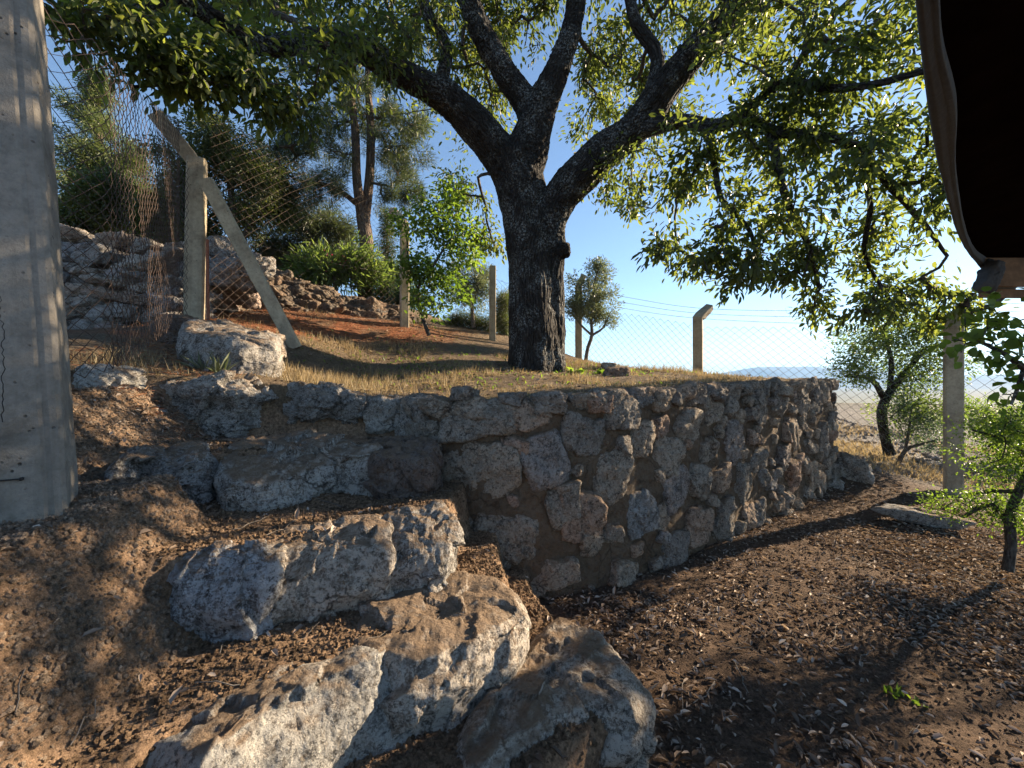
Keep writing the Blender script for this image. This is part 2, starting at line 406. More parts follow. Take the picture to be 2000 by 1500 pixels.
M['bluegreen'] = leaf_material('bluegreen_leaf', (.05, .09, .06), (.08, .13, .08), (.12, .17, .09), .35, (1.6, 1.7, 1.1))
M['drygrass'] = leaf_material('dry_grass_blade', (.13, .095, .055), (.26, .20, .115), (.42, .35, .22), .35, (1.3, 1.2, .9), .6, .2)
M['litter'] = leaf_material('fallen_leaf', (.08, .057, .043), (.26, .20, .155), (.62, .54, .46), .15, (1.2, 1.0, .7), .8, .08)
M['redneedle'] = leaf_material('red_needle', (.13, .045, .02), (.28, .11, .05), (.38, .24, .13), .2, (1.2, 1, .8), .7, .2)
M['flower'] = leaf_material('pink_petal', (.6, .05, .12), (.7, .08, .18), (.8, .15, .25), .3, (1.2, 1, 1))
M['bark'] = bark_material('oak_bark', (.030, .025, .022), (.052, .046, .041), (.24, .25, .24), 26, .045, .8)
M['pinebark'] = bark_material('pine_bark', (.12, .085, .065), (.20, .15, .12), (.3, .3, .28), 18, .03, .2)
M['twig'] = bark_material('twig_bark', (.055, .045, .038), (.10, .085, .07), (.25, .26, .24), 40, .004, .4)
M['palebark'] = bark_material('pale_bark', (.15, .13, .11), (.24, .21, .18), (.3, .3, .28), 40, .006, .3)
M['concrete'] = concrete_material('concrete')
M['concrete_warm'] = concrete_material('weathered_concrete', (.40, .34, .24), (.20, .16, .11))
M['rust'] = simple('rusty_wire', (.075, .048, .036), .75, .2, .5, 60)
M['rustpipe'] = simple('rusty_pipe', (.26, .09, .045), .75, .1, .4, 60)
M['wire'] = simple('galvanised_wire', (.20, .195, .18), .55, .5, .3, 60)
M['dark'] = simple('crack_dark', (.02, .018, .016), .9)
M['tarp'] = simple('grey_tarpaulin', (.06, .062, .066), .85, 0, .25, 60, .4, .004)
M['roofdark'] = simple('shade_black_roof_lining', (.008, .005, .004), .9, 0, .4, 8, .4, .01)  # near-black base colour carries the deep shade under the roof
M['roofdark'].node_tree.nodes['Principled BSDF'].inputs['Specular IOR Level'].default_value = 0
M['wood'] = simple('weathered_board', (.22, .13, .07), .8, 0, .45, 18, .5, .004)
M['stump'] = simple('old_wood', (.16, .14, .12), .85, 0, .5, 24, .8, .01)
M['hill'] = simple('distant_hill', (.04, .055, .05), .95, 0, .4, .003, 0)

# ------------------------------------------------------------------ terrain
WALL = np.array([(-.80, 3.02), (-.62, 2.78), (-.40, 2.60), (0.0, 2.50), (.5, 2.62), (1.2, 3.02), (2.3, 3.8), (3.3, 4.55), (3.75, 4.9), (4.02, 5.2), (4.02, 5.7)])
WZ = np.array([-.11, -.12, -.125, -.10, -.08, -.05, -.01, .03, .035, .02, -.05])
def wall_path(n=400):
    p = spline(np.c_[WALL, np.zeros(len(WALL)), WZ], .02)
    return p
WP = wall_path()

def rbf(pts):
    pts = np.array(pts, float); X = pts[:, :2]; n = len(X)
    def ph(r): return r * r * np.log(r + 1e-6)
    K = ph(np.linalg.norm(X[:, None] - X[None], axis=2)) + np.eye(n) * .02
    Pm = np.c_[np.ones(n), X]; A = np.block([[K, Pm], [Pm.T, np.zeros((3, 3))]])
    sol = np.linalg.solve(A, np.r_[pts[:, 2], 0, 0, 0])
    def f(x, y):
        out = np.zeros(len(x))
        for k in range(0, len(x), 20000):
            q = np.c_[x[k:k + 20000], y[k:k + 20000]]
            out[k:k + 20000] = ph(np.linalg.norm(q[:, None] - X[None], axis=2)) @ sol[:n] + np.c_[np.ones(len(q)), q] @ sol[n:]
        return out
    return f
def P3(*l): return [tuple(at(*a)) for a in l]
TER = rbf(P3((878, 792, 2.62), (1000, 784, 2.5), (1152, 780, 2.62), (1320, 770, 3.0), (1484, 756, 3.8), (1574, 750, 4.6),
             (210, 728, 2.6), (400, 742, 2.8), (640, 762, 2.9), (760, 776, 2.95), (700, 745, 4.2), (560, 712, 4.0), (1045, 718, 5.5),
             (900, 730, 4.6), (1200, 724, 5.5), (1363, 741, 6.1), (1130, 702, 7.2), (700, 690, 5.2), (450, 700, 3.5), (370, 628, 4.2),
             (560, 655, 4.6), (460, 615, 5.2), (640, 642, 5.6), (790, 638, 6.5), (962, 663, 7.3), (600, 612, 6.2), (850, 645, 8), (1000, 655, 9),
             (200, 696, 3.0), (130, 650, 4.3), (1500, 750, 5.2), (1040, 690, 7.0), (1250, 725, 6.5))
          + [(-6, 8, 1.9), (-3, 10, 2.0), (0, 11, 1.0), (-6, 4, 1.1), (-9, 8, 2.3), (-9, 14, 3.0), (0, 16, 1.2), (-4, 2, .5), (3, 7.5, -.2), (4, 6, -.35)])
LOW = rbf([(-1, 0, -1.3), (1, 1, -1.3), (2.5, 1.5, -1.33), (0, 2.45, -1.27), (1.2, 2.9, -1.3), (2.3, 3.6, -1.27), (3.4, 4.4, -1.27), (5.2, 4.84, -1.3),
           (3, 2.5, -1.32), (5, 2.5, -1.4), (4.3, 5.2, -1.05), (4.6, 6, -1.05), (5.8, 6.2, -1.15), (4.0, 8, -1.0), (6.5, 9, -1.05), (8.8, 8, -1.25), (9, 12, -.95),
           (7.5, 12, -.45), (10, 14, -.75), (5, 13, -.5), (2, 10, -.8), (0, 14, .2), (0, -4, -1.35), (12, 5, -1.9), (16, 10, -2.2), (14, 14, -1.4)])
P_T5 = np.array([(-5, -3), (-.3, -3), (-.1, .9), (.12, 1.14), (.34, 1.36), (.38, 1.6), (.24, 1.88), (.12, 2.3), (.05, 2.75), (-5, 2.75)])
P_T4 = np.array([(-5, -3), (-1.2, -3), (-1.1, .3), (-.88, 1.0), (-.76, 1.13), (-.62, 1.27), (-.40, 1.37), (-.26, 1.48), (.0, 1.72), (-.03, 2.0), (-.12, 2.75), (-5, 2.75)])
P_T3 = np.array([(-5, 1.0), (-1.9, 1.15), (-1.28, 1.38), (-1.0, 1.52), (-.31, 1.95), (-.26, 2.75), (-5, 2.75)])
P_T2 = np.array([(-5, 1.7), (-2.2, 1.85), (-1.9, 2.02), (-1.5, 2.22), (-.95, 2.42), (-.5, 2.55), (-.5, 3.3), (-5, 3.3)])
P_TER = np.array([(-60, 2.3), (-3.2, 2.35), (-2.6, 2.62), (-2.1, 2.82), (-1.3, 2.92), (-.9, 2.98)] + [tuple(p) for p in WP[:, :2]] + [(3.7, 6.1), (2.7, 7.2), (1.9, 8.4), (1.6, 10), (1.6, 60), (-60, 60)])
def inpoly(x, y, P):
    c = np.zeros(len(x), bool); j = len(P) - 1
    for i in range(len(P)):
        xi, yi = P[i]; xj, yj = P[j]
        if yi != yj:
            c ^= ((yi > y) != (yj > y)) & (x < (xj - xi) * (y - yi) / (yj - yi) + xi)
        j = i
    return c
def sm(t): t = np.clip(t, 0, 1); return t * t * (3 - 2 * t)

def ground_z(x, y, raw=False):
    x = np.asarray(x, float).ravel(); y = np.asarray(y, float).ravel()
    P = np.c_[x, y, np.zeros(len(x))]
    r = np.hypot(x, y)
    n = fbm(P, 1.2, 4, 3); nf = fbm(P, 9, 4, 8, .65) + .5 * fbm(P, 17, 3, 18, .6, True)
    cx = np.clip(x, -10, 16); cy = np.clip(y, -4, 16)
    low = LOW(cx, cy) + .03 * n + .012 * nf
    far = sm((r - 14) / 60.0)
    low = low * (1 - far) + far * (-45.0 * sm((r - 14) / 250))
    z = low.copy()
    near = r < 20
    wob = fbm(P, 4.0, 3, 21) * .05
    xw, yw = x + wob, y + fbm(P, 4.0, 3, 25) * .05
    lev = np.zeros(len(x), int)
    for k, (Pl, zz) in enumerate(((P_T5, -1.10), (P_T4, -.875), (P_T3, -.60), (P_T2, -.375))):
        ii = inpoly(xw, yw, Pl) & near
        z[ii] = (zz + .022 * n + .010 * nf)[ii]; lev[ii] = k + 1
    # soil bank by the near post
    bank = -.92 + np.clip((-1.02 - x) * 1.35 - .25 * np.clip(y - 1.6, 0, 5), 0, .52 + .1 * n) + .05 * n + .02 * nf
    bank = np.where((y < 1.75) & (x < -1.02) & near, bank, -9)
    bank2 = -.60 + np.clip((-1.75 - x) * .9, 0, .55) + .04 * n + .015 * nf
    bank2 = np.where((y >= 1.2) & (y < 3.0) & (x < -1.75) & near, bank2, -9)
    ii = bank > z; z[ii & (lev > 0)] = bank[ii & (lev > 0)]; lev[ii & (lev > 0)] = 6
    ii = (bank2 > z) & (lev > 0); z[ii] = bank2[ii]; lev[ii] = 6
    it = inpoly(x, y, P_TER)
    tx = np.clip(x, -9, 16); ty = np.clip(y, -4, 16)
    ter = TER(tx, ty) + .03 * n + .010 * nf
    farT = sm((r - 22) / 60.0); ter = ter * (1 - farT) + farT * (-10.0 * sm((r - 40) / 250))
    z[it] = ter[it]; lev[it] = 5
    return (z, lev) if not raw else z

def axis(a, b, step, lim, g=1.13):
    c = list(np.arange(a, b + 1e-6, step)); s = step; v = c[-1]; hi = []
    while v < lim: s *= g; v += s; hi.append(v)
    s = step; v = a; lo = []
    while v > -lim: s *= g; v -= s; lo.append(v)
    return np.array(lo[::-1] + c + hi)
gx = axis(-3.4, 4.4, .016, 14000); gy = axis(.45, 5.0, .016, 14000)
GX, GY = np.meshgrid(gx, gy); GZ, GL = ground_z(GX, GY); GZ = GZ.reshape(GX.shape); GLr = GL.reshape(GX.shape)
# soften the step edges a touch
def blur(a, k):
    for _ in range(k):
        a = (a + np.roll(a, 1, 0) + np.roll(a, -1, 0) + np.roll(a, 1, 1) + np.roll(a, -1, 1)) / 5
    return a
GZ = blur(GZ, 2)
def gz(x, y):
    """height of the built ground sheet"""
    x = np.atleast_1d(np.asarray(x, float)); y = np.atleast_1d(np.asarray(y, float))
    i = np.clip(np.searchsorted(gx, x) - 1, 0, len(gx) - 2); j = np.clip(np.searchsorted(gy, y) - 1, 0, len(gy) - 2)
    u = (x - gx[i]) / (gx[i + 1] - gx[i]); v = (y - gy[j]) / (gy[j + 1] - gy[j])
    return (GZ[j, i] * (1 - u) * (1 - v) + GZ[j, i + 1] * u * (1 - v) + GZ[j + 1, i] * (1 - u) * v + GZ[j + 1, i + 1] * u * v)
def glev(x, y):
    i = np.clip(np.searchsorted(gx, x), 0, len(gx) - 1); j = np.clip(np.searchsorted(gy, y), 0, len(gy) - 1); return GLr[j, i]

V = np.stack([GX, GY, GZ], -1).reshape(-1, 3); ny, nx = GX.shape
idx = np.arange(nx * ny).reshape(ny, nx)
Fq = np.stack([idx[:-1, :-1], idx[:-1, 1:], idx[1:, 1:], idx[1:, :-1]], -1).reshape(-1, 4)
colr = np.zeros((len(V), 3)); L_ = GLr.ravel()
nn = fbm(V * [1, 1, 0], .9, 4, 44)[:, None]; n5 = fbm(V * [1, 1, 0], 3.0, 4, 48)[:, None]
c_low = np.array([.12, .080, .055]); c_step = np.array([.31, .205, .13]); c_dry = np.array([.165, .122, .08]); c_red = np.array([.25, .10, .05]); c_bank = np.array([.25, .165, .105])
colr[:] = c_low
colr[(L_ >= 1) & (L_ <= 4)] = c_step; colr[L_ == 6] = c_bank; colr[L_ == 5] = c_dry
# reddish needle bank along the fence
redw = sm((V[:, 2] - .48 + .25 * nn[:, 0] + .15 * n5[:, 0]) / .2) * (L_ == 5) * sm((7.9 - V[:, 1]) / 2) * sm((-.6 - V[:, 0]) / .8) * np.clip(.75 + n5[:, 0], .2, 1)
colr = colr * (1 - redw[:, None]) + c_red * redw[:, None] * (1 + .5 * n5)
rr = np.hypot(V[:, 0], V[:, 1])
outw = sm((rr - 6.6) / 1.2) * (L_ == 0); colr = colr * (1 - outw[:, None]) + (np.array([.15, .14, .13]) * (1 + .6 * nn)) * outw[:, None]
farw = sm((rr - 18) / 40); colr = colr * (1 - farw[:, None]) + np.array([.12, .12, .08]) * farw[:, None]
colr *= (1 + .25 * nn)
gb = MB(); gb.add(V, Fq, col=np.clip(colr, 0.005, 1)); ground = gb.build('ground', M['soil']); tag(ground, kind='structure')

# distant hills across the valley
def ridge(x0, x1, Y, prof, seed, name='hills'):
    xs = np.linspace(x0, x1, 160); h = np.interp(xs, [p[0] for p in prof], [p[1] for p in prof])
    P = np.c_[xs, np.full(160, Y), np.zeros(160)]
    h = h + fbm(P, .0012, 5, seed) * 38
    mb = MB(); rows = []
    for k, (dy, fz) in enumerate(((-1500, 0), (-900, .35), (-400, .75), (0, 1.0), (600, .8), (1800, 0))):
        nz_ = fbm(P + [0, dy, 0], .002, 4, seed + k) * 30 * (fz > 0) * (k != 3)
        rows.append(np.c_[xs, np.full(160, Y + dy), np.where(fz > 0, h * fz + nz_, 0) - 50])
    V = np.concatenate(rows); idx = np.arange(len(V)).reshape(len(rows), 160)
    mb.add(V, np.stack([idx[:-1, :-1], idx[:-1, 1:], idx[1:, 1:], idx[1:, :-1]], -1).reshape(-1, 4))
    return tag(mb.build(name, M['hill']), kind='structure')
ridge(800, 9000, 7000, [(800, 30), (2200, 60), (3200, 190), (4200, 330), (5200, 340), (6500, 260), (7600, 200), (9000, 230)], 3)
ridge(3800, 9500, 4800, [(3800, 10), (5000, 70), (5800, 120), (7000, 90), (9500, 140)], 9)

# ------------------------------------------------------------------ retaining wall
wall = empty('retaining_wall', (0.0, 2.6, -1.3), 'mortared fieldstone retaining wall curving along the lower ground below the oak terrace', 'stone wall')
seg = np.linalg.norm(np.diff(WP[:, :2], axis=0), axis=1); WS = np.r_[0, np.cumsum(seg)]; WLEN = WS[-1]
def wpt(s):
    x = np.interp(s, WS, WP[:, 0]); y = np.interp(s, WS, WP[:, 1]); zt = np.interp(s, WS, WP[:, 3])
    e = .03; tx = np.interp(s + e, WS, WP[:, 0]) - np.interp(s - e, WS, WP[:, 0]); ty = np.interp(s + e, WS, WP[:, 1]) - np.interp(s - e, WS, WP[:, 1])
    L = np.hypot(tx, ty) + 1e-9; return x, y, zt, ty / L, -tx / L       # outward normal (towards the lower side)
ns = 420; nv = 110
ss = np.linspace(0, WLEN - .02, ns); vv = np.linspace(0, 1, nv)
SS, VV = np.meshgrid(ss, vv, indexing='ij')
x, y, zt, nx_, ny_ = wpt(SS.ravel()); v = VV.ravel()
# v<0.85: the face from foot to top; v>0.85: the coping going back into the terrace
fz = np.clip(v / .85, 0, 1); back = np.clip((v - .85) / .15, 0, 1)
zz = -1.42 + (zt - .02 + 1.42) * fz
q = np.c_[x, y, zz]
bul = fbm(q, 2.2, 3, 5) * .03 + fbm(q, 8, 4, 6, .6) * .025 + .06 * (1 - fz)
V = np.c_[x + nx_ * (bul + .0 - back * .32), y + ny_ * (bul - back * .32), zz - .03 * (fz > .99) * 0 + fbm(q + back[:, None], 7, 3, 12) * .015]
idx = np.arange(ns * nv).reshape(ns, nv)
mb = MB(); mb.add(V, np.stack([idx[:-1, :-1], idx[1:, :-1], idx[1:, 1:], idx[:-1, 1:]], -1).reshape(-1, 4)); mb.build('mortar_core', M['mortar'], wall)

# face stones: some placed after the photo, the rest fill the gaps
def s_of(px):
    """wall length parameter whose point projects at column px"""
    u = 1000 + WP[:, 0] / WP[:, 1] * F; k = int(np.argmin(np.abs(u - px) + 1000 * (WS > 5.6))); return WS[k]
def zw(px, py):
    s = s_of(px); yv = np.interp(s, WS, WP[:, 1]); return s, (750 - py) / F * yv
st = []     # (s, z, half length, half height, px label)
hand = [(935, 820, 70, 35), (925, 922, 76, 58), (1040, 812, 40, 26), (1140, 855, 38, 42), (1062, 900, 42, 50), (1095, 985, 26, 40), (1195, 925, 44, 58),
        (1130, 1005, 34, 46), (990, 1040, 62, 50), (950, 1100, 40, 30), (1215, 800, 50, 38), (1300, 885, 22, 38), (1300, 1075, 42, 36), (1310, 960, 30, 32), (1285, 1010, 14, 26),
        (1340, 830, 40, 34), (1405, 1010, 48, 38), (1360, 935, 26, 34), (1445, 935, 32, 40), (1430, 860, 30, 42), (1470, 1000, 28, 26), (1480, 790, 34, 34), (1520, 780, 26, 32),
        (1545, 850, 24, 32), (1560, 780, 22, 30), (1590, 780, 16, 32), (1600, 860, 16, 34), (1540, 925, 20, 28), (1575, 930, 14, 26), (1590, 950, 18, 34), (830, 850, 26, 30), (840, 930, 22, 40), (1210, 1110, 40, 26), (1080, 1115, 46, 30), (1390, 800, 30, 28), (1250, 860, 26, 34), (1245, 1000, 30, 44)]
for px, py, hx, hy in hand:
    s, z = zw(px, py); s0 = s_of(px - hx); s1 = s_of(px + hx); yv = np.interp(s, WS, WP[:, 1])
    st.append((s, z, min(.24 if s < 1.6 else .13, max(.04, abs(s1 - s0) / 2)), hy / F * yv))
rs = np.random.RandomState(12)
for _ in range(6000):
    if len(st) > 165: break
    s = rs.uniform(.05, WLEN - .05); z = rs.uniform(-1.30, -.06); a = rs.uniform(.055, .15) * (1 if len(st) < 90 else .6); b = a * rs.uniform(.6, 1.15)
    if all(((s - t[0]) / (a + t[2])) ** 2 + ((z - t[1]) / (b + t[3])) ** 2 > .80 for t in st): st.append((s, z, a, b))
mb = MB()
for k, (s, z, a, b) in enumerate(st):
    x, y, zt, nx1, ny1 = [float(t) for t in wpt(s)]
    b2 = min(b, (zt + .02 - z) if z + b > zt + .02 else b); b2 = max(b2, .035)
    ang = math.atan2(-nx1, ny1)          # local y -> normal
    dep = rs.uniform(.06, .10) + .25 * min(a, b)
    pr = rs.uniform(.025, .055) + (.02 if s > 1.2 else .012) + .05 * (.9 - min(.9, (z + 1.3))) - dep
    rock(mb, (x + nx1 * pr, y + ny1 * pr, z), (a * 1.17, dep, b2 * 1.15), (rs.uniform(-.08, .08), rs.uniform(-.35, .35), ang + rs.uniform(-.1, .1)), 300 + k, 5 if a > .06 else 4, .055, 10, rnd=rs.rand(), boxy=.12, soft=22)
mb.build('face_stones', M['wallstone'], wall)
# coping stones along the top
mb = MB(); s = .05; k = 0
while s < WLEN - .1:
    a = rs.uniform(.07, .17); x, y, zt, nx1, ny1 = [float(t) for t in wpt(s + a)]
    h = rs.uniform(.05, .085)
    if s > .9 or rs.rand() < .7:
        rock(mb, (x - nx1 * .07, y - ny1 * .07, zt - h * .55 + rs.uniform(-.015, .01)), (a * 1.02, rs.uniform(.11, .16), h), (rs.uniform(-.12, .12), rs.uniform(-.1, .1), math.atan2(-nx1, ny1)), 700 + k, 5, .07, 8, rnd=rs.rand() * .6, boxy=.2)
    s += a * rs.uniform(1.7, 2.2); k += 1
mb.build('coping_stones', M['wallstone'], wall)

# ------------------------------------------------------------------ step boulders and loose rocks
def boulder(name, px0, px1, py0, py1, Y, depth, label, mat='rock', rot=(0, 0, 0), seed=0, rough=.07, cat='boulder', group=None, rnd=.3, sub=6, boxy=.18, planes=10, back=.35, **kw):
    cx, cy = (px0 + px1) / 2, (py0 + py1) / 2
    Yc = Y + depth * back
    c = at(cx, cy, Yc); a = (px1 - px0) / 2 / F * Y; b = (py1 - py0) / 2 / F * Y
    mb = MB(); rock(mb, c, (a, depth / 2, b), rot, seed, sub, rough, planes, rnd=rnd, boxy=boxy, **kw)
    o = mb.build(name, M[mat], None, True, (c[0], c[1], c[2] - b)); return tag(o, label, cat, group)
GS = 'rough boulders forming the steps'
boulder('step_boulder', 262, 540, 735, 860, 2.74, .42, 'long grey lichen-spotted boulder in the topmost step, below the big loose block', 'rock', (.05, .03, .12), 11, .08, 'step boulder', GS)
boulder('step_boulder', 545, 722, 752, 835, 2.9, .4, 'grey step boulder with dark hollow underside, in the middle of the topmost step', 'rock', (0, .08, .1), 12, .09, 'step boulder', GS, .15)
boulder('step_boulder', 715, 790, 768, 850, 2.95, .3, 'small pale upright stone at the right end of the topmost step', 'rock_pale', (0, 0, .1), 13, .07, 'step boulder', GS, .5, sub=5)
boulder('step_boulder', 772, 862, 785, 880, 2.86, .3, 'rough grey stone wedged where the topmost step meets the wall', 'rock', (0, .2, -.2), 14, .07, 'step boulder', GS, .4, sub=5)
boulder('loose_rock', 165, 268, 712, 785, 2.5, .34, 'rounded pale rock at the left end of the top step, beside the concrete post', 'rock_pale', (0, .1, .3), 15, .06, 'rock', None, .3, sub=5)
boulder('step_boulder', 255, 335, 790, 835, 2.55, .2, 'small white stone set in dark soil under the top step', 'rock_pale', (.1, .3, 0), 16, .09, 'step boulder', GS, .1, sub=5)
def zY(px, py, z): return at(px, py, z * F / (750 - py))
def slabstone(name, pts, drop, label, mat='step', seed=0, rough=.022, rnd=.3, cat='step boulder', group=GS, bulge=.02, dome=.012, slant=.03):
    mb = MB(); pts = np.array(pts); slab(mb, pts, drop, seed, rough, bulge, dome, slant=slant, rnd=rnd)
    c = pts.mean(0); return tag(mb.build(name, M[mat], None, True, (c[0], c[1], c[2] - drop)), label, cat, group)
slabstone('step_boulder', [zY(218, 905, -.36), zY(262, 880, -.345), zY(330, 868, -.33), zY(402, 862, -.32), zY(412, 885, -.36), zY(395, 905, -.40), zY(345, 925, -.44), zY(268, 915, -.42)], .22, 'pointed grey boulder at the left of the second step from the top', 'step', 17, .026, .1)
slabstone('step_boulder', [zY(440, 905, -.40), zY(470, 860, -.34), zY(560, 846, -.325), zY(640, 850, -.33), zY(742, 868, -.345), zY(735, 885, -.38), zY(660, 895, -.42), zY(600, 925, -.47), zY(520, 955, -.50), zY(450, 940, -.46)], .22, 'large angular whitish-grey boulder in the middle of the second step from the top', 'step', 18, .034, .35)
slabstone('step_boulder', [zY(720, 862, -.35), zY(790, 850, -.34), zY(845, 862, -.35), zY(838, 900, -.41), zY(760, 900, -.41), zY(725, 885, -.38)], .26, 'dark shadowed stone in the right corner of the second step, against the wall', 'rock_warm', 19, .026, .1)
slabstone('step_boulder', [zY(338, 1100, -.63), zY(352, 1078, -.60), zY(430, 1062, -.585), zY(512, 1062, -.585), zY(524, 1090, -.62), zY(505, 1120, -.66), zY(430, 1130, -.67), zY(350, 1125, -.655)], .27, 'blue-grey square block standing at the left of the third step', 'step', 20, .018, .98)
slabstone('step_boulder', [zY(495, 1075, -.63), zY(560, 1030, -.585), zY(690, 1008, -.575), zY(745, 1004, -.575), zY(752, 1070, -.65), zY(700, 1100, -.70), zY(600, 1122, -.72), zY(515, 1138, -.725)], .24, 'brown-fronted boulder with grey top in the middle of the third step', 'step', 21, .026, .6)
slabstone('step_boulder', [zY(740, 1005, -.575), zY(800, 992, -.565), zY(862, 980, -.56), zY(890, 1005, -.60), zY(882, 1050, -.66), zY(840, 1075, -.69), zY(760, 1085, -.69)], .26, 'cracked dark grey boulder at the right of the third step, touching the wall', 'step', 22, .028, .2)
slabstone('step_boulder', [zY(905, 1122, -.83), zY(965, 1128, -.83), zY(1010, 1156, -.845), zY(1024, 1192, -.865), zY(985, 1222, -.87), zY(925, 1250, -.875), zY(868, 1275, -.88), zY(812, 1296, -.885), zY(775, 1284, -.865), zY(690, 1270, -.875), zY(700, 1190, -.86), zY(800, 1142, -.85)], .27, 'sunlit slanting boulder below the wall corner, rising out of the fourth step', 'step', 23, .022, .5, slant=.05)
slabstone('step_boulder', [(-.385, 1.325, -.86), zY(690, 1302, -.862), zY(610, 1338, -.865), zY(500, 1402, -.87), zY(395, 1482, -.875), (-.90, 1.02, -.90), (-.95, 1.2, -.92), (-.72, 1.42, -.92), (-.45, 1.48, -.90)], .34, 'nearly white lichen-covered boulder at the bottom edge of the photo', 'rock_pale', 24, .018, .35, slant=.13, dome=.02)
slabstone('step_boulder', [zY(1098, 1203, -1.055), zY(1160, 1232, -1.055), zY(1212, 1282, -1.06), zY(1244, 1325, -1.075), zY(1225, 1372, -1.055), zY(1150, 1385, -1.08), zY(1080, 1400, -1.08), zY(1000, 1440, -1.055), zY(930, 1500, -1.06), zY(900, 1420, -1.06), zY(1010, 1290, -1.06)], .28, 'broad rounded boulder of the lowest step, soil on its top, beside the leaf litter', 'rock', 25, .022, .5, bulge=.035)
# on the terrace
slabstone('boulder', [at(356, 650, 3.2), at(370, 626, 3.5), at(440, 626, 3.75), at(545, 654, 3.7), at(530, 674, 3.3), at(470, 668, 3.15), at(412, 656, 3.1)], .34, 'big angular grey block lying on the terrace in front of the leaning brace', 'rock', 31, .024, .2, 'boulder', None)
boulder('boulder', 505, 552, 648, 706, 3.7, .3, 'narrow striped grey stump of rock behind the right end of the big block', 'stump' if False else 'rock', (0, .1, 0), 32, .07, 'boulder', None, .7, sub=5)
boulder('boulder', 318, 400, 618, 700, 3.55, .4, 'dark mossy rock behind the left end of the big block', 'rock_warm', (0, 0, .2), 33, .07, 'boulder', None, .05, sub=5)
boulder('boulder', 1635, 1690, 885, 975, 4.8, .45, 'low grey rock on the ground at the far end of the retaining wall', 'rock', (0, 0, .6), 34, .08, 'boulder', None, .4, sub=5)
boulder('boulder', 1600, 1645, 930, 985, 4.72, .3, 'whitish rock at the foot of the far end of the retaining wall', 'rock_pale', (0, 0, .6), 35, .06, 'boulder', None, .5, sub=5)
boulder('flat_rock', 1715, 1860, 992, 1018, 3.8, .22, 'flat pale rock slab flush with the lower ground near the right fence post', 'rock_pale', (0, .06, -.4), 36, .04, 'rock', None, .2, sub=5, back=.1)
boulder('flat_rock', 1175, 1230, 716, 742, 4.7, .25, 'flat reddish stone on the terrace between the oak and the fence', 'rock_warm', (0, 0, .1), 37, .04, 'rock', None, .7, sub=5)
boulder('flat_rock', 1175, 1206, 708, 726, 5.6, .3, 'flat grey stone in the green weeds beyond the oak, near the little olive', 'rock', (0, 0, .1), 38, .04, 'rock', None, .3, sub=5)

# dry stone wall behind the side fence and the rubble wall running down from it
def stack(name, label, rows, mat, seed, cat):
    mb = MB(); rs = np.random.RandomState(seed); pts = []
    for (px0, px1, py0, py1, Y, dep) in rows:
        c = at((px0 + px1) / 2, (py0 + py1) / 2, Y + dep * .3); a = (px1 - px0) / 2 / F * Y; b = (py1 - py0) / 2 / F * Y
        rock(mb, c, (a * 1.05, dep / 2, b * 1.06), (rs.uniform(-.1, .1), rs.uniform(-.1, .1), rs.uniform(-.2, .2)), seed * 50 + len(pts), 5, .085, 10, rnd=rs.rand(), boxy=.2, soft=24); pts.append(c)
    o = np.mean(pts, 0); return tag(mb.build(name, M[mat], None, True, (o[0], o[1], o[2] - .8)), label, cat)
rows = []; rs = np.random.RandomState(18); py = 462.0; crs = 0
while py < 715:
    h = rs.uniform(20, 46) * (1 if crs % 2 else .7); px = 40.0 + rs.uniform(-30, 0)
    while px < (375 if py < 620 else 330):
        wd = h * rs.uniform(1.2, 4.0); top_ = py + max(0, (px - 130) * .12); Y = np.interp(top_, [455, 715], [4.95, 3.9]) + rs.uniform(-.08, .08)
        rows.append((px, px + wd, top_, top_ + h, Y, .6)); px += wd * .97
    py += h * .95; crs += 1
for a_ in ((408, 455, 470, 520), (400, 470, 515, 560), (425, 500, 545, 590), (400, 450, 560, 612), (455, 520, 500, 545)): rows.append(a_ + (5.3, .5))
stack('dry_stone_wall', 'dry wall of big pale slabs behind the rusty side fence', rows, 'drystone', 5, 'stone wall')
rows = []; rs = np.random.RandomState(8)
for k in range(330):
    t = rs.rand() ** .8; px = 430 + 370 * t; top = np.interp(px, [430, 480, 560, 640, 720, 800], [500, 515, 545, 572, 592, 612]); bot = np.interp(px, [430, 560, 700, 800], [620, 612, 622, 638])
    py = rs.uniform(top, bot); h = rs.uniform(4, 10) if k > 20 else rs.uniform(11, 17); wd = h * rs.uniform(1.1, 2.3); Y = np.interp(px, [430, 800], [5.5, 7.3]) + (bot - py) / (bot - top + 1) * .5
    rows.append((px - wd, px + wd, py - h * .8, py + h * .8, Y, .3))
stack('rubble_wall', 'low tumbled rubble wall above the red bank, behind the leaning brace and the back fence', rows, 'rubble', 6, 'stone wall')

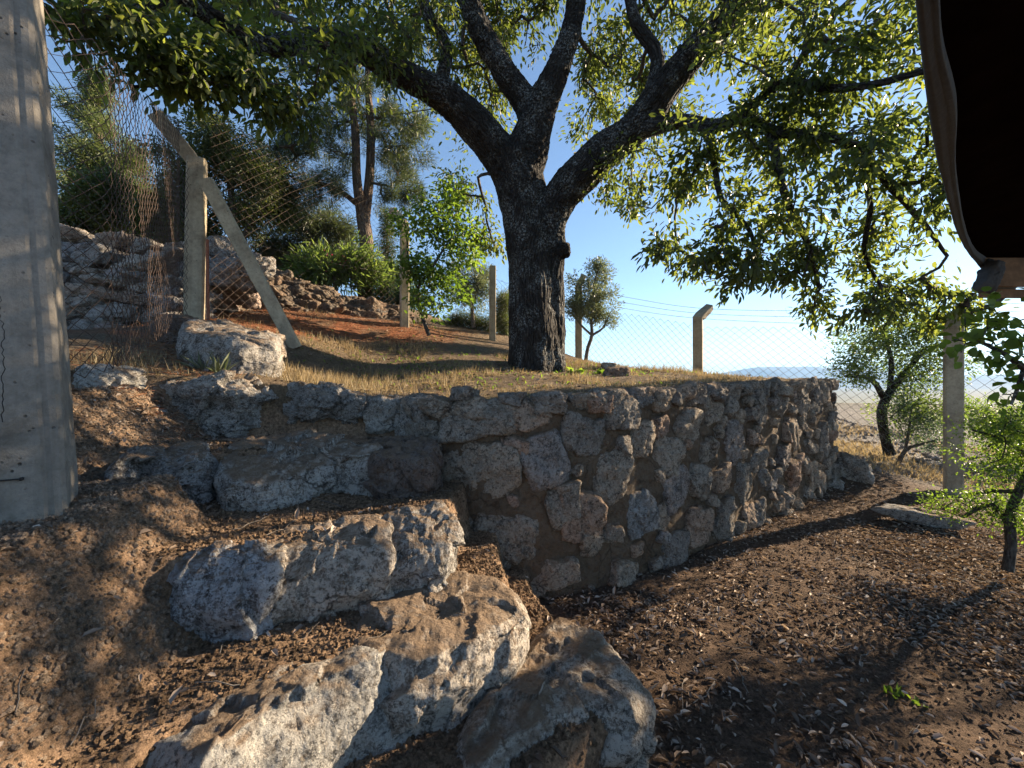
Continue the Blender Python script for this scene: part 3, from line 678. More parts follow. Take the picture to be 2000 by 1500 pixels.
# ------------------------------------------------------------------ fences
def post_mesh(mb, P0, P1, wdt, dep, ang, arm=None, chamf=.18):
    """square concrete post with bevelled edges from P0 to P1, optional arm to point"""
    pts = [np.array(P0, float), np.array(P1, float)]
    if arm is not None: pts.append(np.array(arm, float))
    a, b = wdt / 2, dep / 2; c = chamf * min(a, b)
    prof = np.array([(-a + c, -b), (a - c, -b), (a, -b + c), (a, b - c), (a - c, b), (-a + c, b), (-a, b - c), (-a, -b + c)])
    ca, sa = math.cos(ang), math.sin(ang)
    X = np.array([ca, sa, 0]); Yv = np.array([-sa, ca, 0])
    rings = []
    pp = []
    n0 = 14
    for k in range(n0): pp.append(pts[0] + (pts[1] - pts[0]) * k / (n0 - 1))
    if arm is not None:
        for k in range(1, 5): pp.append(pts[1] + (pts[2] - pts[1]) * k / 4)
    pp = np.array(pp)
    for k, p in enumerate(pp):
        t = pp[min(k + 1, len(pp) - 1)] - pp[max(k - 1, 0)]; t = t / np.linalg.norm(t)
        xx = X - t * (X @ t); xx /= np.linalg.norm(xx); yy = np.cross(t, xx)
        s_ = 1 - .25 * max(0, (k - n0) / 5)
        rings.append(p + s_ * (prof[:, :1] * xx + prof[:, 1:] * yy))
    V = np.concatenate(rings); V = V + (np.random.RandomState(int(abs(P0[0]) * 100)).randn(*V.shape) * .0012)
    m = len(prof); idx = np.arange(len(V)).reshape(-1, m); aa = idx[:-1]; bb = np.roll(aa, -1, 1); dd = idx[1:]; cc = np.roll(dd, -1, 1)
    mb.add(V, np.stack([aa, bb, cc, dd], -1).reshape(-1, 4)); mb.add(V[-m:], np.arange(m)[None]); mb.add(V[:m], np.arange(m)[None, ::-1])

def chain(mb, path, top, bot, cell, rad, wave=.0, seed=0, sides=3, side_off=0.0):
    """woven diamonds along a plan path (list of (x,y)), heights given at the path points"""
    path = np.array(path, float); sg = np.r_[0, np.cumsum(np.linalg.norm(np.diff(path, axis=0), axis=1))]
    n = int(sg[-1] / cell); H = max(t - b for t, b in zip(top, bot)); m = int(H / cell) + 1
    s0 = (np.arange(n) + .5) * cell
    k = np.arange(m + 1); tri = np.where(k % 2 == 0, -1.0, 1.0)
    S_ = s0[:, None] + tri[None] * cell * .5 * np.where(np.arange(n) % 2, 1.0, -1.0)[:, None]; u = (k / m)[None] * np.ones((n, 1))
    Tz = np.interp(S_, sg, top); Bz = np.interp(S_, sg, bot)
    X = np.interp(S_, sg, path[:, 0]); Y = np.interp(S_, sg, path[:, 1])
    zabs = (k * cell)[None] * np.ones((n, 1))
    Z = Bz + zabs * ((Tz - Bz) / H)
    dx = np.gradient(np.interp(s0, sg, path[:, 0])); dy = np.gradient(np.interp(s0, sg, path[:, 1])); L = np.hypot(dx, dy); nx1 = (-dy / L)[:, None]; ny1 = (dx / L)[:, None]
    q = np.stack([S_, Z, np.zeros_like(S_)], -1).reshape(-1, 3)
    wv = (fbm(q, 1.3, 3, seed) * wave).reshape(S_.shape) + side_off; wv2 = (fbm(q, 1.1, 3, seed + 3) * wave * .8).reshape(S_.shape)
    tw = np.where(k % 2 == 0, -1, 1)[None] * rad * 1.0
    P = np.stack([X + nx1 * (wv + tw), Y + ny1 * (wv + tw), Z + wv2], -1)
    tubes(mb, P, np.full(P.shape[:2], rad), sides)

A = at(378, 625, 4.2); NP = np.array([-1.605, 1.36])
side = empty('side_fence', (NP[0], NP[1], -.5), 'rusty chain-link fence sagging between the big near concrete post and the corner post', 'fence')
mb = MB()
R0 = (NP[0] - .02, NP[1], -.75); top = (NP[0] - .02 - .19, NP[1], 1.9)
# near post with a shallow groove near its right edge
def near_post():
    a, b = .135, .10
    prof = np.array([(-a, -b), (-a * .4, -b), (a * .45, -b), (a * .62, -b), (a * .70, -b + .006), (a * .80, -b + .001), (a * .92, -b + .004), (a, -b + .02), (a, b * .2), (a, b - .02), (a - .02, b), (-a, b)])
    ang = math.radians(38); X = np.array([math.cos(ang), math.sin(ang), 0]); Yv = np.array([-math.sin(ang), math.cos(ang), 0])
    rings = []; n = 160
    for k in range(n):
        t = k / (n - 1); p = np.array(R0) * (1 - t) + np.array(top) * t
        rings.append(p + prof[:, :1] * X + prof[:, 1:] * Yv)
    V = np.array(rings).reshape(-1, 3); Pn = V
    V = V + norm(V - np.repeat(np.array([np.array(R0) * (1 - k / (n - 1)) + np.array(top) * k / (n - 1) for k in range(n)]), 12, 0)) * (fbm(Pn, 14, 4, 3) * .003 + fbm(Pn, 3, 2, 4) * .003)[:, None]
    # worn edges at the foot
    m = 12; idx = np.arange(len(V)).reshape(-1, m); aa = idx[:-1]; bb = np.roll(aa, -1, 1); dd = idx[1:]; cc = np.roll(dd, -1, 1)
    mb.add(V, np.stack([aa, bb, cc, dd], -1).reshape(-1, 4)); mb.add(V[-m:], np.arange(m)[None])
    return X, Yv
PX, PYv = near_post()
post = mb.build('post', M['concrete'], side, False); post['label'] = 'thick grey concrete post with a crack and wire nails, closest to the viewer'
def on_front(u, z, off=.0):
    """point on the near post's front face: u in -1..1 across, z height"""
    t = (z + .75) / 2.65; p = np.array(R0) * (1 - t) + np.array(top) * t
    return p + PX * u * .135 - PYv * (.10 + off)
mb = MB(); rs = np.random.RandomState(4)
cr = np.array([on_front(.12 + .05 * math.sin(z * 9) + rs.uniform(-.035, .035), z, .0005) for z in np.linspace(.42, -.12, 46)])
tubes(mb, cr, np.linspace(.0006, .0018, 46), 4); mb.build('crack', M['dark'], side)
for (z, u0) in ((.58, -.55), (.0, -.45), (-.30, .3)):
    mb = MB(); tubes(mb, np.array([on_front(-1.3, z + .004, .003), on_front(-.9, z, .004), on_front(u0, z - .002, .004)]), .0025, 6)
    rock(mb, on_front(u0, z - .002, .004), (.006, .006, .006), seed=2, sub=2, rough=.02); mb.build('wire_nail', M['dark'], side)
# corner post A with its arm
mb = MB(); Abend = at(385, 312, 4.2); Atip = at(303, 222, 3.95)
post_mesh(mb, (A[0], A[1], A[2] - .25), Abend, .16, .15, math.radians(28), None); 
pa = mb.build('post', M['concrete_warm'], side, False); pa['label'] = 'weathered corner post with slanting arm'
mb = MB(); post_mesh(mb, Abend + np.array([0, 0, -.06]), Atip, .13, .11, math.radians(28)); mb.build('post_arm', M['concrete_warm'], side, False)
mb = MB(); B0 = at(402, 352, 4.05); B1 = at(572, 662, 4.45)
post_mesh(mb, B1 + np.array([.03, 0, -.1]), B0, .12, .10, math.radians(15)); br = mb.build('brace', M['concrete_warm'], side, False); br['label'] = 'concrete brace leaning against the corner post'
mb = MB(); pp = [at(405, 468, 4.15), at(405, 520, 4.15), at(407, 640, 4.12)]; tubes(mb, np.array(pp), .014, 8, True); rp = mb.build('pipe', M['rustpipe'], side); rp['label'] = 'thin rusty pipe'
mb = MB(); chain(mb, [(-1.80, 1.42), (-1.71, 1.56), (-1.70, 1.72), (-1.95, 2.12)], [1.5, 1.38, 1.38, 1.5], [.0, .0, .06, .14], .034, .0021, .02, 3, 4); mb.build('mesh', M['rust'], side)
mb = MB(); chain(mb, [(-1.95, 2.12), (A[0] - .10, A[1] - .05)], [1.5, 2.6], [.14, .62], .052, .0017, .02, 13, 3)
mb.build('mesh', M['rust'], side)
# bunched, rolled-up leftover mesh next to post A
mb = MB(); rs = np.random.RandomState(9)
for k in range(9):
    x0 = rs.uniform(346, 364); zs = np.linspace(0, 1, 44); pxs = x0 + rs.uniform(-4, 4) * zs + 2.4 * np.where(np.arange(44) % 2, 1, -1) + rs.uniform(-4, 4)
    pys = 690 - (690 - rs.uniform(300, 380)) * zs; Yv = 4.08 + rs.uniform(-.05, .05)
    tubes(mb, np.array([at(a_, b_, Yv) for a_, b_ in zip(pxs, pys)]), .0022, 3)
mb.build('mesh_roll', M['rust'], side)
back_f = empty('back_fence', at(1363, 760, 6.5), 'long chain-link fence on bent concrete posts behind the oak and down to the right', 'fence')
B = at(790, 636, 6.5); Cc = at(962, 664, 7.3); Dd = at(1130, 700, 7.75); E = at(1363, 745, 6.5); Ff = at(1862, 965, 4.84); Gg = Ff + np.array([2.4, -1.75, -.1])
def fpost(P0, zt, wd, arm=None, ang=0, mat='concrete_warm', sink=.3, lean=0):
    mb = MB(); post_mesh(mb, (P0[0], P0[1], P0[2] - sink), (P0[0] + lean, P0[1], zt), wd, wd * .9, ang, arm); return mb.build('post', M[mat], back_f, False)
fpost(B, at(790, 440, 6.5)[2], .13, at(766, 410, 6.55), .45)
fpost(Cc, at(962, 520, 7.3)[2], .11, None, .2, sink=.2)
fpost(Dd, at(1130, 560, 7.75)[2], .11, at(1140, 538, 7.8), .2)
fpost(E, at(1372, 622, 6.5)[2], .14, at(1386, 600, 6.6), -.55, sink=.9)
fpost(Ff, at(1862, 640, 4.84)[2], .155, at(1880, 600, 4.95), -.65, 'concrete_warm', .25)
off = np.array([0, .08])
mb = MB(); chain(mb, [tuple(A[:2] + [.1, .1]), tuple(B[:2] + off)], [2.85, 2.62], [.72, .98], .054, .0024, .06, 5); mb.build('mesh', M['rust'], back_f)
mb = MB(); chain(mb, [tuple(B[:2] + off), tuple(Cc[:2] + off), tuple(Dd[:2] + off)], [2.35, 1.9, 1.5], [.9, .72, .35], .055, .0028, .04, 6); mb.build('mesh', M['wire'], back_f)
mb = MB(); chain(mb, [tuple(Dd[:2] + off), tuple(E[:2] + off)], [1.46, .93], [.0, -.45], .062, .0036, .02, 7); mb.build('mesh', M['wire'], back_f)
mb = MB(); chain(mb, [tuple(E[:2] + off), tuple(Ff[:2] + off)], [.92, .62], [-.55, -1.22], .062, .0032, .03, 8); mb.build('mesh', M['wire'], back_f)
mb = MB(); chain(mb, [tuple(Ff[:2] + off), tuple(Gg[:2] + off)], [.62, .4], [-1.22, -1.4], .062, .003, .03, 9); mb.build('mesh', M['wire'], back_f)
for k, (zd, ze, zf) in enumerate(((1.62, 1.06, .74), (1.74, 1.14, .84), (1.86, 1.22, .93))):
    mb = MB(); pts = [(Dd[0], Dd[1] + .06 + .03 * k, zd), tuple(((Dd + E) / 2)[:2]) + ((zd + ze) / 2 - .05,), (E[0] + .03 * k, E[1] + .08, ze), tuple(((E + Ff) / 2)[:2]) + ((ze + zf) / 2 - .06,), (Ff[0] + .04 * k, Ff[1] + .08, zf), (Gg[0], Gg[1], zf - .1)]
    q = spline(np.array(pts), .12); tubes(mb, q, .0034, 3)
    for p in q[::1]:
        d = np.random.RandomState(int(abs(p[0]) * 977)).randn(3) * .014; tubes(mb, np.array([p - d, p + d]), .0013, 3)
    mb.build('barbed_wire', M['wire'], back_f)
for (za, zb, da) in ((.8, 1.0, 0), (1.6, 1.7, .02), (2.3, 2.2, .01)):
    mb = MB(); q = spline(np.array([(A[0], A[1] + .05, za), ((A + B) / 2)[:2].tolist() + [(za + zb) / 2 - .04], (B[0], B[1] + .05, zb), (Cc[0], Cc[1] + .05, zb - .3), (Dd[0], Dd[1] + .05, zb - .75)]), .3)
    tubes(mb, q, .0018, 3); mb.build('straining_wire', M['wire'], back_f)

# ------------------------------------------------------------------ trees
def limb_nodes(limbs, step):
    out = []; rad = []
    for l in limbs:
        p = spline(l, step); out.append(p[:, :3]); rad.append(p[:, 3])
    return np.concatenate(out), np.concatenate(rad)

def grow(limbs, targets, step=.12, rtip=.0035, seed=0, wig=.25, expo=.48, sag=.0):
    """joins every target to the nearest wood already there; returns paths of (points, radii) and end directions"""
    rs = np.random.RandomState(seed); N, R = limb_nodes(limbs, step); cap = len(N)
    nodes = list(N); parent = [-1] * cap; cnt = [0] * cap; paths = []; ends = []
    arr = np.zeros((cap + len(targets) * 80, 3)); arr[:cap] = N; n = cap
    d0 = np.array([np.min(np.linalg.norm(N - t, axis=1)) for t in targets]); order = np.argsort(d0)
    for ti in order:
        t = targets[ti]; dd = np.linalg.norm(arr[:n] - t, axis=1); j = int(np.argmin(dd)); a = arr[j]; L = dd[j]
        k = max(2, int(L / step)); k = min(k, 60)
        u = np.linspace(0, 1, k + 1)[1:]
        off_ = rs.randn(3) * L * wig * .35; off2 = rs.randn(3) * L * wig * .2; off_[2] += L * .12
        pts = a + (t - a) * u[:, None] + off_ * (np.sin(math.pi * u) )[:, None] + off2 * np.sin(2 * math.pi * u)[:, None]
        pts[:-1] += rs.randn(len(pts) - 1, 3) * step * .10
        ids = []; pj = j
        for p in pts:
            arr[n] = p; parent.append(pj); cnt.append(0); pj = n; ids.append(n); n += 1
        q = pj
        while q >= 0: cnt[q] += 1; q = parent[q]
        paths.append([j] + ids); dv = pts[-1] - (pts[-2] if len(pts) > 1 else a); ends.append((ti, pts[-1], dv))
    out = []
    for ids in paths:
        P = arr[ids]; r = np.array([rtip * max(1, cnt[i]) ** expo for i in ids]); r[0] = r[1]
        if ids[0] < cap: r = np.minimum(r, R[ids[0]] * .8 + .002)
        out.append((P, r))
    return out, ends

def blob_points(blobs, rs):
    """blobs: (px,py,Y,rx_px,ry_px,ry_depth_m,count)"""
    out = []
    for (px, py, Y, rx, ry, rd, n) in blobs:
        q = rs.randn(n, 3); q = norm(q) * rs.rand(n, 1) ** .45
        Yq = Y + q[:, 1] * rd
        c = at(px, py, Y)
        out.append(np.c_[c[0] + q[:, 0] * rx / F * Y, Yq, c[2] + q[:, 2] * ry / F * Y])
    return np.concatenate(out)

def bark_tube(mb, P, r, sides):
    L = np.r_[0, np.cumsum(np.linalg.norm(np.diff(P, axis=0), axis=1))]
    n0 = mb.n; tubes(mb, P, r, sides)
    v = mb.v[-1].reshape(len(P), sides, 3); off_ = v - P[:, None]; bk = off_.copy(); bk = bk + np.array([0, 0, 0]); bk[:, :, 2] += L[:, None] * .25
    mb.a.setdefault('bk', []).append((n0, bk.reshape(-1, 3)))

def leaf_cloud(mb, ends, rs, n, spread, L, W, up=.2, out=1.0, droop=.0, kind='leaf', rmap=(0, 1), fold=.25, broad=.42, along=.5):
    B_, D_, N_ = [], [], []
    for (ti, p, dv) in ends:
        k = max(1, int(n * rs.uniform(.6, 1.4)))
        dv = dv / (np.linalg.norm(dv) + 1e-9)
        o = rs.randn(k, 3); o = norm(o) * (rs.rand(k, 1) ** .5) * spread
        base = p + o - dv * rs.rand(k, 1) * spread * along
        d = norm(o * out + dv * spread * .6 + rs.randn(k, 3) * spread * .45 + np.array([0, 0, -droop * spread]))
        nrm = norm(rs.randn(k, 3) * .7 + np.array([0, 0, 1.0]))
        B_.append(base); D_.append(d); N_.append(nrm)
    B_ = np.concatenate(B_); D_ = np.concatenate(D_); N_ = np.concatenate(N_)
    m = len(B_); LL = L * rs.uniform(.6, 1.25, m)
    cl = fbm(B_, 1.6, 2, 77) * .35
    r = np.clip(rs.beta(2, 2, m) + cl, 0, 1); r = rmap[0] + (rmap[1] - rmap[0]) * r
    if kind == 'leaf': add_leaves(mb, B_, D_, N_, LL, LL / L * W * rs.uniform(.8, 1.2, m), fold, .12, broad, rnd=r)
    else: add_needles(mb, B_, D_, LL, W, rnd=r)
    return m

# ---- the oak
def lm(*a): return [tuple(at(px, py, Y)) + (r / F * Y,) for (px, py, Y, r) in a]
oak = empty('oak_tree', at(1048, 722, 5.5), 'large spreading oak with deeply furrowed dark trunk standing on the terrace', 'tree')
big = [lm((1086, 720, 5.5, 20), (1084, 660, 5.5, 21), (1082, 600, 5.48, 21), (1080, 540, 5.45, 20), (1080, 480, 5.43, 22), (1078, 430, 5.4, 24)), lm((1047, 760, 5.5, 58), (1046, 722, 5.5, 55), (1045, 690, 5.5, 51), (1043, 640, 5.5, 48), (1040, 560, 5.5, 46), (1036, 480, 5.5, 46), (1024, 400, 5.5, 48), (1010, 340, 5.45, 48), (1003, 300, 5.4, 46)),
       lm((1080, 560, 5.45, 18), (1082, 500, 5.42, 22), (1080, 440, 5.4, 26), (1095, 385, 5.35, 34), (1135, 340, 5.25, 36), (1180, 295, 5.15, 34), (1235, 255, 5.0, 31), (1285, 190, 4.85, 30), (1335, 125, 4.7, 28), (1395, 62, 4.5, 28), (1450, -20, 4.3, 24), (1500, -140, 4.1, 18), (1560, -300, 3.9, 10)),
       lm((1005, 345, 5.45, 40), (975, 300, 5.35, 36), (930, 248, 5.2, 34), (870, 190, 5.0, 30), (790, 148, 4.7, 25), (705, 98, 4.35, 22), (620, 78, 4.0, 20), (520, 88, 3.6, 18), (430, 42, 3.3, 16), (340, -10, 3.0, 15), (230, -90, 2.8, 11), (120, -140, 2.6, 7)),
       lm((1010, 350, 5.45, 44), (1028, 300, 5.4, 42), (1045, 245, 5.3, 34), (1064, 190, 5.2, 29), (1098, 110, 5.1, 22), (1120, 40, 5.05, 20), (1130, -40, 5.0, 21), (1150, -180, 4.9, 15), (1180, -330, 4.8, 9)),
       lm((1048, 240, 5.3, 30), (1020, 190, 5.3, 25), (975, 125, 5.2, 23), (935, 50, 5.1, 21), (908, -30, 5.0, 19), (880, -160, 4.9, 14), (840, -300, 4.8, 9)),
       lm((1070, 492, 5.42, 17), (1092, 490, 5.35, 15), (1108, 489, 5.3, 15), (1114, 488, 5.29, 12))]
mid_ = [lm((1240, 255, 5.0, 20), (1330, 237, 4.6, 14), (1400, 247, 4.3, 14), (1450, 226, 4.1, 13), (1505, 255, 3.95, 11), (1620, 268, 3.65, 8), (1680, 300, 3.65, 8), (1740, 365, 3.8, 7), (1800, 432, 4.2, 5), (1850, 500, 4.5, 3)),
        lm((1450, 226, 4.1, 11), (1490, 190, 3.95, 9), (1540, 158, 3.8, 8), (1610, 172, 3.6, 8), (1700, 165, 3.35, 7), (1800, 140, 3.1, 6), (1900, 120, 2.9, 4)),
        lm((1505, 255, 3.95, 10), (1520, 330, 3.85, 8), (1540, 400, 3.9, 7), (1580, 480, 4.1, 5), (1600, 560, 4.3, 3)),
        lm((1380, 250, 4.35, 8), (1395, 320, 4.2, 6), (1410, 390, 4.1, 5), (1465, 450, 4.0, 4), (1480, 530, 3.9, 3)),
        lm((858, 180, 5.0, 14), (872, 95, 4.95, 12), (835, 30, 4.85, 12), (815, -60, 4.8, 9), (780, -200, 4.6, 5)),
        lm((1250, 240, 4.9, 16), (1285, 120, 4.9, 14), (1240, 40, 4.9, 12), (1220, -70, 4.9, 9)),
        lm((705, 98, 4.35, 14), (650, 150, 4.1, 9), (600, 190, 3.9, 6), (560, 225, 3.8, 3)),
        lm((520, 88, 3.6, 12), (430, 130, 3.35, 8), (340, 160, 3.15, 5), (260, 170, 3.0, 3)),
        lm((340, -10, 3.0, 11), (240, 30, 2.8, 7), (170, 60, 2.7, 4)),
        lm((1540, 158, 3.8, 7), (1600, 60, 3.7, 6), (1680, -20, 3.6, 5), (1740, -120, 3.5, 4)),
        lm((1680, 300, 3.65, 6), (1700, 400, 4.1, 5), (1690, 500, 4.4, 4), (1740, 590, 4.6, 3))]
mb = MB(); skel = []
for l in big:
    p = spline(np.array(l), .05); skel.append(p); n = len(p)
    P = p[:, :3] + np.c_[fbm(p[:, :3], 2, 2, 1), fbm(p[:, :3], 2, 2, 2), np.zeros(n)] * .012
    tubes(mb, P, p[:, 3], 20, True)
# flared root collar and burl ring
for k in range(7):
    a = k / 7 * 6.28 + .3; c0 = at(1048, 722, 5.5); d = np.array([math.cos(a), math.sin(a), 0])
    tubes(mb, np.array([c0 + d * .24 + [0, 0, .30], c0 + d * .31 + [0, 0, .04], c0 + d * .42 + [0, 0, -.10]]), np.array([.10, .09, .05]), 12, True)
tmp = mb.build('tmp', None)
md = tmp.modifiers.new('r', 'REMESH'); md.mode = 'VOXEL'; md.voxel_size = .016
md2 = tmp.modifiers.new('s', 'SMOOTH'); md2.factor = .5; md2.iterations = 6
dg = bpy.context.evaluated_depsgraph_get(); dg.update()
me = bpy.data.meshes.new_from_object(tmp.evaluated_get(dg))
bpy.data.objects.remove(tmp)
V = np.zeros(len(me.vertices) * 3); me.vertices.foreach_get('co', V); V = V.reshape(-1, 3)
Nn = np.zeros(len(me.vertices) * 3); me.vertex_normals.foreach_get('vector', Nn); Nn = Nn.reshape(-1, 3)
lp = np.zeros(len(me.loops), int); me.loops.foreach_get('vertex_index', lp)
ls = np.zeros(len(me.polygons), int); me.polygons.foreach_get('loop_total', ls); assert (ls == 4).all()
Fq = lp.reshape(-1, 4)
SK = np.concatenate([p[:, :3] for p in skel]); SL = np.concatenate([np.r_[0, np.cumsum(np.linalg.norm(np.diff(p[:, :3], axis=0), axis=1))] + 3.7 * k for k, p in enumerate(skel)])
ST = np.concatenate([norm(np.gradient(p[:, :3], axis=0)) for p in skel]); SR = np.concatenate([p[:, 3] for p in skel])
bk = np.zeros_like(V)
for k in range(0, len(V), 8000):
    d = V[k:k + 8000, None] - SK[None]; dn = np.linalg.norm(d, axis=2) - SR[None]; j = np.argmin(dn, 1)
    dv = V[k:k + 8000] - SK[j]; t = ST[j]; al = np.sum(dv * t, 1); rad = dv - t * al[:, None]
    bk[k:k + 8000] = rad + t * ((SL[j] + al) * .22)[:, None]
# furrows: stretched ridged noise pushed along the normal
fur = fbm(bk, 15, 3, 91, .55, True) * .017 + fbm(V, 3.2, 3, 92) * .018 - .004
V2 = V + Nn * fur[:, None]
mb = MB(); mb.add(V2, Fq, bk=bk); mb.build('trunk', M['bark'], oak)
blobs = [(170, 50, 2.7, 75, 80, .4, 8), (260, 90, 2.85, 100, 80, .5, 14), (360, 120, 3.0, 100, 80, .5, 16), (450, 160, 3.2, 100, 80, .5, 16), (560, 185, 3.5, 85, 60, .5, 13), (650, 140, 3.8, 80, 70, .5, 12),
         (400, 10, 4.0, 210, 90, .5, 34), (600, 0, 4.8, 200, 100, .6, 32), (760, 110, 4.3, 80, 70, .5, 10), (780, 10, 4.6, 140, 80, .7, 18), (300, -80, 3, 260, 90, 1, 20),
         (900, 120, 6.0, 120, 110, .7, 34), (900, 20, 6.0, 130, 80, .7, 28), (1010, 30, 6.2, 110, 80, .7, 26), (1180, 130, 6.2, 70, 110, .7, 20), (1160, 270, 6.3, 70, 80, .6, 10), (960, 210, 6.4, 70, 70, .6, 9), (1000, -90, 5.3, 400, 90, 1.2, 36),
         (905, 380, 6.7, 60, 60, .4, 9), (940, 460, 6.5, 55, 65, .4, 10),
         (1220, 120, 5.8, 90, 90, .6, 18), (1290, 190, 5.7, 90, 90, .5, 18), (1200, 355, 5.2, 70, 45, .5, 9), (1280, 390, 4.6, 80, 60, .5, 11), (1350, 40, 5.5, 130, 90, .6, 26), (1380, 300, 4.2, 110, 90, .6, 20),
         (1330, 485, 4.1, 65, 60, .4, 10), (1440, 535, 3.9, 85, 50, .4, 13), (1480, 420, 3.9, 110, 90, .5, 17), (1500, 230, 3.9, 110, 100, .6, 18), (1480, 80, 3.9, 130, 100, .7, 22), (1620, 130, 3.6, 120, 110, .6, 20), (1600, 330, 3.6, 120, 110, .6, 20),
         (1560, 530, 4.3, 95, 70, .35, 16), (1640, 610, 4.6, 85, 40, .35, 12), (1700, 460, 4.5, 110, 100, .4, 19), (1720, 260, 3.6, 110, 120, .5, 20), (1750, 60, 3.5, 120, 110, .6, 20), (1770, 580, 4.7, 85, 55, .35, 14), (1860, 610, 4.8, 80, 45, .3, 11), (1860, 350, 3.4, 70, 130, .3, 14), (1600, -100, 3.8, 350, 90, 1, 26), (2140, 470, 4.3, 90, 80, .4, 9), (2300, 400, 4.6, 100, 90, .4, 10), (2450, 560, 4.6, 110, 80, .4, 10), (2650, 480, 4.6, 110, 80, .4, 8)]
rs = np.random.RandomState(5)
blobs = [(a, b, c, d, e, f, int(n * 1.5)) for (a, b, c, d, e, f, n) in blobs]
T = blob_points(blobs, rs)
# crown above and behind what the frame shows
extra = np.c_[rs.uniform(-4, 4.5, 170), rs.uniform(3.0, 9.0, 170), rs.uniform(4.6, 7.0, 170)]; T = np.r_[T, extra]
paths, ends = grow([np.array(l) for l in big[1:6]] + [np.array(l) for l in mid_], T, .11, .0044, 3, .3)
for l in mid_:
    mb = MB(); p = spline(np.array(l), .08); p[1:, :3] += fbm(p[1:, :3], 4, 2, 6)[:, None] * .02; bark_tube(mb, p[:, :3], np.maximum(p[:, 3], .004), 8); mb.build('limb', M['bark'], oak)
mb = MB()
for P, r in paths: bark_tube(mb, P, np.maximum(r, .0026), 4 if r[0] < .012 else 6)
mb.build('twigs', M['twig'], oak)
vis = [e for e in ends if e[0] < len(T) - 170]; hid = [e for e in ends if e[0] >= len(T) - 170]
mb = MB(); nl = leaf_cloud(mb, vis, rs, 36, .17, .085, .031, droop=.45, along=1.2); nl += leaf_cloud(mb, hid, rs, 40, .5, .10, .045, droop=.3)
mb.build('crown', M['oakleaf'], oak); print('oak leaves', nl)

def tree(name, label, limbs, blobs, leafargs, mat, barkmat='twig', seed=1, rtip=.003, cat='tree', group=None, step=.12, wig=.3, kind='leaf', flowers=0, sidesT=8):
    rs = np.random.RandomState(seed); L = [np.array(lm(*l)) for l in limbs]
    base = L[0][0, :3]; e = empty(name, base, label, cat, group)
    T = blob_points(blobs, rs); paths, ends = grow(L, T, step, rtip, seed, wig)
    mb = MB()
    for l in L:
        p = spline(l, .08); bark_tube(mb, p[:, :3], np.maximum(p[:, 3], .004), sidesT)
    for P, r in paths: bark_tube(mb, P, r, 4)
    mb.build('trunk', M[barkmat], e)
    mb = MB(); leaf_cloud(mb, ends, rs, *leafargs[0], kind=kind, **leafargs[1]); mb.build('crown', M[mat], e)
    if flowers:
        mb = MB(); 
        for (ti, p, dv) in ends[:flowers]:
            k = 9; o = rs.randn(k, 3) * .05; add_leaves(mb, p + o + [0, 0, .1], rs.randn(k, 3), rs.randn(k, 3), .05, .045, rnd=rs.rand(k))
        mb.build('blossom', M['flower'], e)
    return e
NB = 'trees and shrubs beyond the fence'
tree('pine_tree', 'twin-stemmed pine with open wispy crown behind the back fence', [
    [(718, 612, 8.5, 17), (712, 540, 8.5, 15), (716, 480, 8.5, 14), (708, 420, 8.5, 13)],
    [(708, 430, 8.5, 11), (697, 350, 8.4, 9), (694, 260, 8.4, 8), (686, 180, 8.3, 6), (690, 90, 8.3, 4)],
    [(712, 430, 8.5, 11), (722, 340, 8.6, 9), (724, 250, 8.6, 8), (718, 160, 8.6, 6), (720, 60, 8.6, 3)],
    [(700, 400, 8.5, 6), (650, 365, 8.2, 4), (590, 355, 8.0, 3), (560, 340, 7.9, 2)]],
    [(620, 290, 8.3, 85, 85, .9, 62), (600, 370, 8.1, 70, 40, .6, 28), (780, 300, 8.7, 70, 90, .9, 62), (520, 330, 8.6, 50, 50, .6, 26), (700, 200, 8.4, 90, 60, .9, 34), (780, 390, 8.6, 60, 40, .5, 18), (820, 250, 8.8, 40, 50, .5, 14), (560, 270, 8.2, 40, 50, .6, 14), (640, 150, 8.4, 80, 60, .8, 20), (760, 140, 8.6, 70, 50, .6, 18)],
    ((170, .15, .13, .011), {}), 'needle', 'pinebark', 11, .0055, 'tree', NB, .16, .25, 'needle')
tree('cedar_tree', 'tall yellow-green conifer with pointed top behind the rusty side fence', [
    [(200, 560, 9.0, 10), (198, 400, 9.0, 9), (192, 250, 9.0, 6), (188, 130, 9.0, 2)]],
    [(188, 165, 9, 22, 30, .3, 10), (190, 225, 9, 45, 45, .6, 24), (195, 300, 9, 80, 50, .9, 40), (200, 380, 9, 100, 50, 1, 46), (200, 440, 9, 110, 40, 1, 30), (260, 330, 9.2, 60, 60, .6, 20)],
    ((300, .22, .11, .016), dict(droop=.3)), 'cedar', 'pinebark', 12, .004, 'tree', NB, .2, .2, 'needle')
tree('dark_olive_tree', 'dense dark round-crowned tree just behind the corner post', [
    [(470, 560, 7.4, 10), (465, 480, 7.4, 9), (455, 400, 7.4, 7), (445, 330, 7.4, 4)], [(465, 480, 7.4, 6), (500, 420, 7.4, 5), (510, 360, 7.4, 3)]],
    [(430, 300, 7.3, 75, 70, .7, 60), (500, 350, 7.4, 60, 60, .6, 44), (540, 400, 7.6, 40, 45, .5, 24), (400, 370, 7.4, 60, 50, .6, 24), (480, 420, 7.4, 60, 40, .6, 20), (340, 330, 7.6, 50, 60, .6, 18)],
    ((230, .24, .055, .020), {}), 'darkleaf', 'twig', 13, .003, 'tree', NB)
